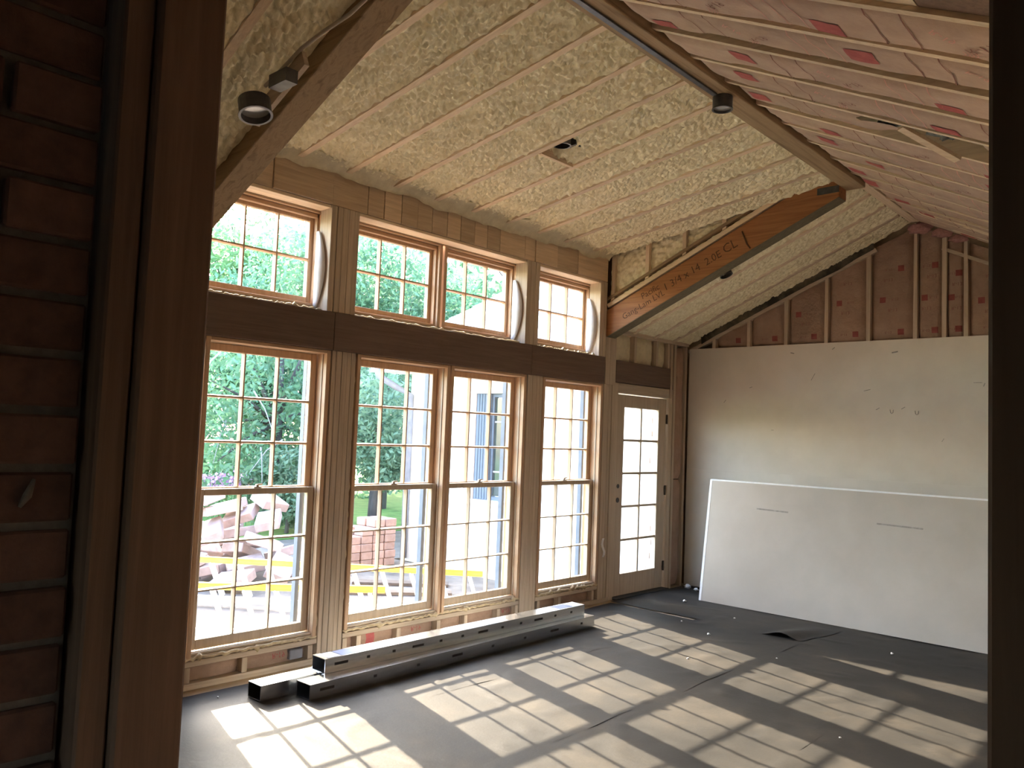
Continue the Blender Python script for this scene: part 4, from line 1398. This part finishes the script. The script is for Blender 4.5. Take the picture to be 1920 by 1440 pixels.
for k in range(4):
    z0 = hz0 + 0.05 + (hz1 - hz0 - 0.1) * k / 4 + 0.012
    z1 = hz0 + 0.05 + (hz1 - hz0 - 0.1) * (k + 1) / 4 - 0.012
    MB().box((hx0 + 0.30, YO + 0.09, z0), (hx1 - 0.01, YO + 0.10, z1)).build('pane', MAT['darkglass'], wn)
MB().box((hx0 - 0.25, YO - 0.05, hz0 - 0.07), (hx1 + 0.10, YO + 0.02, hz0)).build('sill', MAT['trimwhite'], hw)
# exposed bricks by the junction with the window wall
rg = random.Random(21)
for r in range(34):
    z = GZ + 0.05 + r * 0.078
    x = -0.46 - (0.10 if r % 2 else 0) + rg.uniform(-0.05, 0.02)
    if rg.random() < 0.7:
        MB().box((x, YO - 0.012, z), (x + rg.uniform(0.09, 0.2), YO + 0.01, z + 0.062)).build('brick', MAT['quoin'], hw)
# eave: fascia, soffit, gutter end, downpipe
EY, EZ = 7.55, 2.46
MB().box((-5.18, EY, EZ), (-0.36, EY + 0.03, EZ + 0.18)).build('fascia', MAT['trimwhite'], hw)
MB().box((-5.18, EY + 0.03, EZ + 0.015), (-0.20, YO + 0.1, EZ + 0.035)).build('soffit', MAT['trimwhite'], hw)
MB().tube([(-4.98, EY - 0.05, EZ + 0.10), (-4.95, EY - 0.03, EZ - 0.06), (-4.84, EY + 0.25, EZ - 0.22), (-4.74, YO - 0.06, EZ - 0.32), (-4.74, YO - 0.06, GZ + 0.05)], 0.05, 10).build('downpipe', MAT['downpipe'], hw, smooth=True)
# hipped roof: deck + shingle courses, each course its own strip
PITCH_W = 0.80
CO = 0.125
ncr = 24
for k in range(ncr):
    y0 = EY - 0.04 + k * CO
    y1 = y0 + CO * 1.25
    z0 = EZ + 0.20 + PITCH_W * (y0 - EY)
    z1 = z0 + PITCH_W * (y1 - y0) - 0.006
    xa_ = -5.22 + 1.0 * (y0 - EY)
    xb_ = -5.22 + 1.0 * (y1 - EY)
    rr = random.Random(k)
    # slightly uneven butt edge
    n = 26
    P = np.zeros((n, 3, 3))
    for i in range(n):
        t = i / (n - 1)
        dz = rr.uniform(0, 0.012)
        P[i, 0] = (xa_ + (-0.34 - xa_) * t, y0, z0 - 0.014)
        P[i, 1] = (xa_ + (-0.34 - xa_) * t, y0 + rr.uniform(-.012, .012), z0 + 0.012 + dz)
        P[i, 2] = (xb_ + (-0.34 - xb_) * t, y1, z1)
    o = grid_mesh(P, 'shingle_course', MAT['shingle'], hw, smooth=False, flip=True)
MB().prism([(-5.20, EY, EZ + 0.19), (-0.36, EY, EZ + 0.19), (-0.36, EY + 3.0, EZ + 0.15 + PITCH_W * 3.0), (-5.20 + 3.0, EY + 3.0, EZ + 0.15 + PITCH_W * 3.0)], (0, 0, -0.02)).build('roof_deck', MAT['shingle'], hw)


# ---- trees and shrubs
def make_tree(name, label, base, clumps, nleaf, leaf, mat, trunk=None, cat='tree', group=None, seed=1, twigs=0):
    rs = np.random.RandomState(seed)
    root = empty(name, base)
    tag(root, label, cat, group)
    base = np.array(base, float)
    W = np.array([c[3] * c[4] * c[5] for c in clumps]) ** 0.66
    W = W / W.sum()
    idx = rs.choice(len(clumps), nleaf, p=W)
    C = np.array([c[:3] for c in clumps])[idx] + base
    R = np.array([c[3:] for c in clumps])[idx]
    d = rs.normal(size=(nleaf, 3))
    d /= np.linalg.norm(d, axis=1)[:, None]
    rad = (0.55 + 0.5 * rs.rand(nleaf) ** 0.6)
    rad *= 0.85 + 0.3 * rs.rand(nleaf)
    P = C + d * R * rad[:, None]
    P[:, 2] = np.maximum(P[:, 2], base[2] + 0.03)
    a = rs.normal(size=(nleaf, 3))
    a /= np.linalg.norm(a, axis=1)[:, None]
    b_ = np.cross(a, rs.normal(size=(nleaf, 3)))
    b_ /= np.linalg.norm(b_, axis=1)[:, None]
    s = leaf * (0.6 + 0.8 * rs.rand(nleaf))[:, None]
    V = np.stack([P - a * s, P - b_ * s * .42, P + a * s, P + b_ * s * .42], 1).reshape(-1, 3)
    F = np.arange(nleaf * 4).reshape(-1, 4)
    quads_mesh(V, F, 'crown', MAT[mat], root)
    rgt = random.Random(seed)
    if trunk:
        h, r = trunk
        bx, by, bz = base
        m = MB().tube([(bx, by, bz - 0.05), (bx + .05, by, bz + h * .5), (bx + rgt.uniform(-.15, .15), by + rgt.uniform(-.15, .15), bz + h)], [r, r * .8, r * .4], 9)
        m.build('trunk', MAT['bark'], root, smooth=True)
        mm_ = MB()
        for c in clumps:
            mm_.tube([(bx, by, bz + h * .55), ((bx + bx + c[0]) / 2, (by + by + c[1]) / 2, bz + (h * .6 + c[2]) / 2), (bx + c[0], by + c[1], bz + c[2])], [r * .4, r * .25, r * .08], 6)
        mm_.build('branch', MAT['bark'], root, smooth=True)
    if twigs:
        for k in range(twigs):
            c = clumps[k % len(clumps)]
            p = Vector((base[0] + c[0] + c[3] * .9, base[1] + c[1] + rgt.uniform(-.8, .8) * c[4], base[2] + c[2] + rgt.uniform(-.2, .7) * c[5]))
            q = p + Vector((rgt.uniform(.1, .5), rgt.uniform(-.7, .7), rgt.uniform(-1.0, -.2)))
            MB().tube([p, p.lerp(q, .5) + Vector((0, 0, .1)), q], [.018, .012, .005], 5).build('twig', MAT['twig'], root)
    return root


TG = 'trees and shrubs outside the windows'


def rclumps(seed, n, hx, hy, z0, z1, r0, r1):
    r = random.Random(seed)
    return [(r.uniform(-hx, hx), r.uniform(-hy, hy), r.uniform(z0, z1), r.uniform(r0, r1), r.uniform(r0, r1), r.uniform(r0, r1) * .8) for _ in range(n)]


make_tree('garden_tree', 'tree with bare twigs seen through the nearest tall window', (-9.5, 8.6, GZ), rclumps(1, 9, .8, 1.6, 1.2, 4.6, .7, 1.1), 9500, 0.068, 'leaf_a', (3.6, .14), group=TG, seed=1, twigs=16)
make_tree('garden_tree', 'tall tree seen through the nearest upper window', (-17.5, 12.6, GZ), rclumps(2, 18, 1.2, 3.2, 2.6, 8.0, 1.2, 1.7), 16000, 0.115, 'leaf_b', (5, .2), group=TG, seed=2)
make_tree('garden_tree', 'dense tree seen through the joined upper windows', (-11.2, 12.6, GZ), rclumps(3, 15, 1.2, 2.4, 1.8, 6.2, .9, 1.4), 15000, 0.080, 'leaf_a', (5, .2), group=TG, seed=3)
make_tree('garden_tree', 'broad tree rising behind the shingle roof', (-9.0, 17.6, GZ), rclumps(4, 14, 2.4, 2.4, 2.5, 8.0, 1.2, 1.8), 7000, 0.17, 'leaf_a', (6, .25), group=TG, seed=4)
make_tree('garden_tree', 'pale tall tree at the edge of the lawn', (-17.5, 18.8, GZ), rclumps(5, 20, 1.6, 3.6, 2.0, 8.4, 1.3, 1.9), 16000, 0.12, 'leaf_b', (6, .2), group=TG, seed=5)
make_tree('garden_tree', 'far bushy tree behind the block pile', (-15.0, 11.6, GZ), rclumps(6, 16, 1.2, 2.4, .8, 5.0, 1.1, 1.7), 12000, 0.10, 'leaf_a', (4, .2), group=TG, seed=6)
make_tree('garden_shrub', 'grey-green shrub beside the heap of paving blocks', (-8.2, 8.15, GZ), rclumps(7, 7, .5, .55, .35, 1.25, .35, .55), 5000, 0.055, 'leaf_c', (1.0, .04), 'shrub', TG, 7)
make_tree('garden_shrub', 'leafy tree with dark trunk near the downpipe', (-7.2, 9.3, GZ), rclumps(8, 11, .75, .95, 1.0, 3.3, .45, .75), 11000, 0.060, 'leaf_c', (2.6, .11), 'shrub', TG, 8)
make_tree('garden_shrub', 'low bright bush behind the lilac flowers', (-12.2, 9.4, GZ), rclumps(9, 8, .8, 1.4, .3, 1.3, .5, .8), 6000, 0.07, 'leaf_b', (1.0, .04), 'shrub', TG, 9)
make_tree('garden_shrub', 'dark hedge filling the gap left of the trees', (-18.0, 5.5, GZ), rclumps(10, 14, 1.0, 4.0, .5, 3.4, 1.0, 1.5), 6000, 0.16, 'leaf_a', (2.0, .08), 'shrub', TG, 10)
make_tree('garden_shrub', 'tall hedge closing the garden beyond the wing', (-14.0, 19.5, GZ), rclumps(11, 18, 3.0, 4.0, 1.0, 6.5, 1.3, 1.9), 7000, 0.18, 'leaf_a', (4.0, .1), 'shrub', TG, 11)
# lilac flowers
fr_ = empty('flower_clump', (-8.5, 7.0, GZ))
tag(fr_, 'clump of lilac flowers at the foot of the trees', 'flowers')
rs = np.random.RandomState(12)
nf = 260
P = np.array((-8.5, 7.0, GZ)) + np.stack([rs.uniform(-.25, .25, nf), .05 + .24 * rs.normal(size=nf), .96 + .075 * rs.normal(size=nf)], 1)
a = rs.normal(size=(nf, 3))
a /= np.linalg.norm(a, axis=1)[:, None]
b_ = np.cross(a, rs.normal(size=(nf, 3)))
b_ /= np.linalg.norm(b_, axis=1)[:, None]
V = np.stack([P - a * .032, P - b_ * .032, P + a * .032, P + b_ * .032], 1).reshape(-1, 3)
quads_mesh(V, np.arange(nf * 4).reshape(-1, 4), 'blossoms', MAT['petal'], fr_)
m = MB()
for k in range(40):
    p = P[k]
    m.tube([(p[0], p[1], GZ), (p[0] + .03, p[1], (GZ + p[2]) / 2), tuple(p)], [.008, .007, .004], 5)
m.build('stems', MAT['leaf_b'], fr_)

# ---- heap of paving blocks
rg = random.Random(31)
BLK = (0.44, 0.30, 0.115)
proto = None


def block(loc, rot, name, label, cat, group, mat, dims, cache={}):
    key = (name, dims)
    if key not in cache:
        me = MB().box((-dims[0] / 2, -dims[1] / 2, -dims[2] / 2), (dims[0] / 2, dims[1] / 2, dims[2] / 2))
        o = me.build(name, MAT[mat], bevel=0.008)
        cache[key] = o
    else:
        o = cache[key].copy()
        COL.objects.link(o)
    o.location = loc
    o.rotation_euler = rot
    return tag(o, label, cat, group)


def obb(loc, rot, dims):
    from mathutils import Euler
    m3 = np.array(Euler(rot).to_matrix())
    return np.array(loc), m3, np.array(dims) / 2


def obb_hit(A, B):
    d = B[0] - A[0]
    if d @ d > (np.linalg.norm(A[2]) + np.linalg.norm(B[2])) ** 2:
        return False
    axes = [A[1][:, i] for i in range(3)] + [B[1][:, i] for i in range(3)]
    axes += [np.cross(A[1][:, i], B[1][:, j]) for i in range(3) for j in range(3)]
    for ax in axes:
        n = np.linalg.norm(ax)
        if n < 1e-6:
            continue
        ax = ax / n
        if abs(d @ ax) > (np.abs(ax @ A[1]) * A[2]).sum() + (np.abs(ax @ B[1]) * B[2]).sum():
            return False
    return True


cx, cy = -5.25, 5.15
placed = []
for k in range(52):
    t_ = k / 51
    rad = 1.25 * (1 - t_) ** 0.5 + 0.10
    an = k * 2.39996
    rr = rad * math.sqrt(rg.uniform(0.05, 1.0))
    rot = (rg.uniform(-.45, .45), rg.uniform(-.45, .45), rg.uniform(0, 3.1))
    x, y = cx + rr * math.cos(an), cy + 1.05 * rr * math.sin(an)
    z = GZ
    while True:
        ob_ = obb((x, y, z), rot, BLK)
        low = z - (np.abs(ob_[1][2]) * ob_[2]).sum()
        if low >= GZ and not any(obb_hit(ob_, q) for q in placed):
            break
        z += 0.02
    if z > GZ + 1.05:
        continue
    placed.append(ob_)
    block((x, y, z), rot, 'paving_block', 'pinkish concrete paving block in the tumbled heap outside', 'block', 'tumbled paving blocks', 'paver', BLK)
# neat brick stack near the wing corner
SB = (0.21, 0.30, 0.105)
for r in range(6):
    for cI in range(4):
        if r == 5 and cI in (0, 1):
            continue
        if r == 4 and cI == 0:
            continue
        for dpt in range(2):
            block((-4.62 - dpt * 0.225 + rg.uniform(-.01, .01), 6.93 + cI * 0.205 * 1.02 + rg.uniform(-.008, .008), GZ + 0.06 + r * 0.112), (0, 0, rg.uniform(-.03, .03)),
                  'stacked_brick', 'pale red brick in the neat stack near the downpipe', 'brick', 'neatly stacked bricks', 'newbrick', (0.195, 0.188, 0.108))


# ---- two ladders lying on edge in the yard
def ladder(a, b2_, width, label, nr):
    a, b2_ = Vector(a), Vector(b2_)
    d = (b2_ - a).normalized()
    L = (b2_ - a).length
    s = Vector((-d.y, d.x, 0))
    lean = (Vector((0, 0, -1)) + s * 0.30).normalized()
    root = empty('ladder', (a.x, a.y, GZ))
    tag(root, label, 'ladder', 'ladders lying on edge in the yard')
    for off in (0, width):
        c = (a + b2_) / 2 + lean * off
        m = MB()
        m.obox(c, d * L / 2, s * 0.008, Vector((0, 0, 1)) * 0.030)
        m.obox(c + Vector((0, 0, .026)) - s * 0.016, d * L / 2, s * 0.018, Vector((0, 0, 1)) * 0.004)
        m.obox(c - Vector((0, 0, .026)) - s * 0.016, d * L / 2, s * 0.018, Vector((0, 0, 1)) * 0.004)
        m.build('rail', MAT['alu' if off else 'yellow'], root)
    for k in range(nr):
        p = a + d * (0.14 + (L - 0.28) * k / (nr - 1))
        MB().bar(p + lean * 0.035, p + lean * (width - 0.035) + d * 0.10, 0.075, 0.024, (d.x, d.y, d.z)).build('rung', MAT['alu'], root)
    return root


ladder((-2.60, 3.08, 0.155), (-1.124, 4.732, 0.155), 0.45, 'nearer yellow ladder with aluminium rungs lying on edge', 8)
ladder((-3.80, 3.98, 0.155), (-1.183, 6.053, 0.155), 0.45, 'farther, longer yellow ladder lying on edge', 11)


for k, (x, y, L, an, w) in enumerate(((-2.9, 6.3, 1.4, 0.85, .16), (-3.3, 6.75, 1.2, 0.80, .19), (-1.3, 6.6, 0.9, 0.7, .16))):
    d_ = Vector((math.cos(an), math.sin(an), 0)) * L / 2
    o = MB().obox((x, y, GZ + 0.021), d_, Vector((-math.sin(an), math.cos(an), 0)) * w / 2, (0, 0, 0.019)).build('scrap_board', MAT['scrap'], bevel=0.003)
    tag(o, ['weathered scrap board on the soil behind the longer ladder', 'weathered scrap board beside the neat brick stack', 'short weathered scrap board near the glazed door outside'][k], 'board', 'scrap boards on the yard soil')


# ---- black sack with blue tarpaulin over it
def sack(c, r, seed, mat, name, parent):
    n, m_ = 22, 26
    P = np.zeros((n, m_, 3))
    for i in range(n):
        for j in range(m_):
            th, ph = math.pi * i / (n - 1), 2 * math.pi * (j % (m_ - 1)) / (m_ - 1)
            q = 1 + 0.16 * float(vnoise(i * .7 + seed, (j % (m_ - 1)) * .7)) + 0.05 * float(vnoise(i * 1.9, (j % (m_ - 1)) * 1.7 + seed))
            P[i, j] = (c[0] + r[0] * q * math.sin(th) * math.cos(ph), c[1] + r[1] * q * math.sin(th) * math.sin(ph), max(GZ + 0.002, c[2] + r[2] * q * math.cos(th)))
    return grid_mesh(P, name, MAT[mat], parent)


t = empty('rubbish_sack', (-3.9, 3.35, GZ))
tag(t, 'black rubbish sack partly wrapped in blue tarpaulin behind the ladder', 'sack')
sack((-3.75, 3.20, GZ + 0.26), (.32, .34, .30), 3, 'blackbag', 'sack_body', t)
sack((-4.15, 3.45, GZ + 0.30), (.30, .40, .40), 6, 'bluetarp', 'tarpaulin', t)
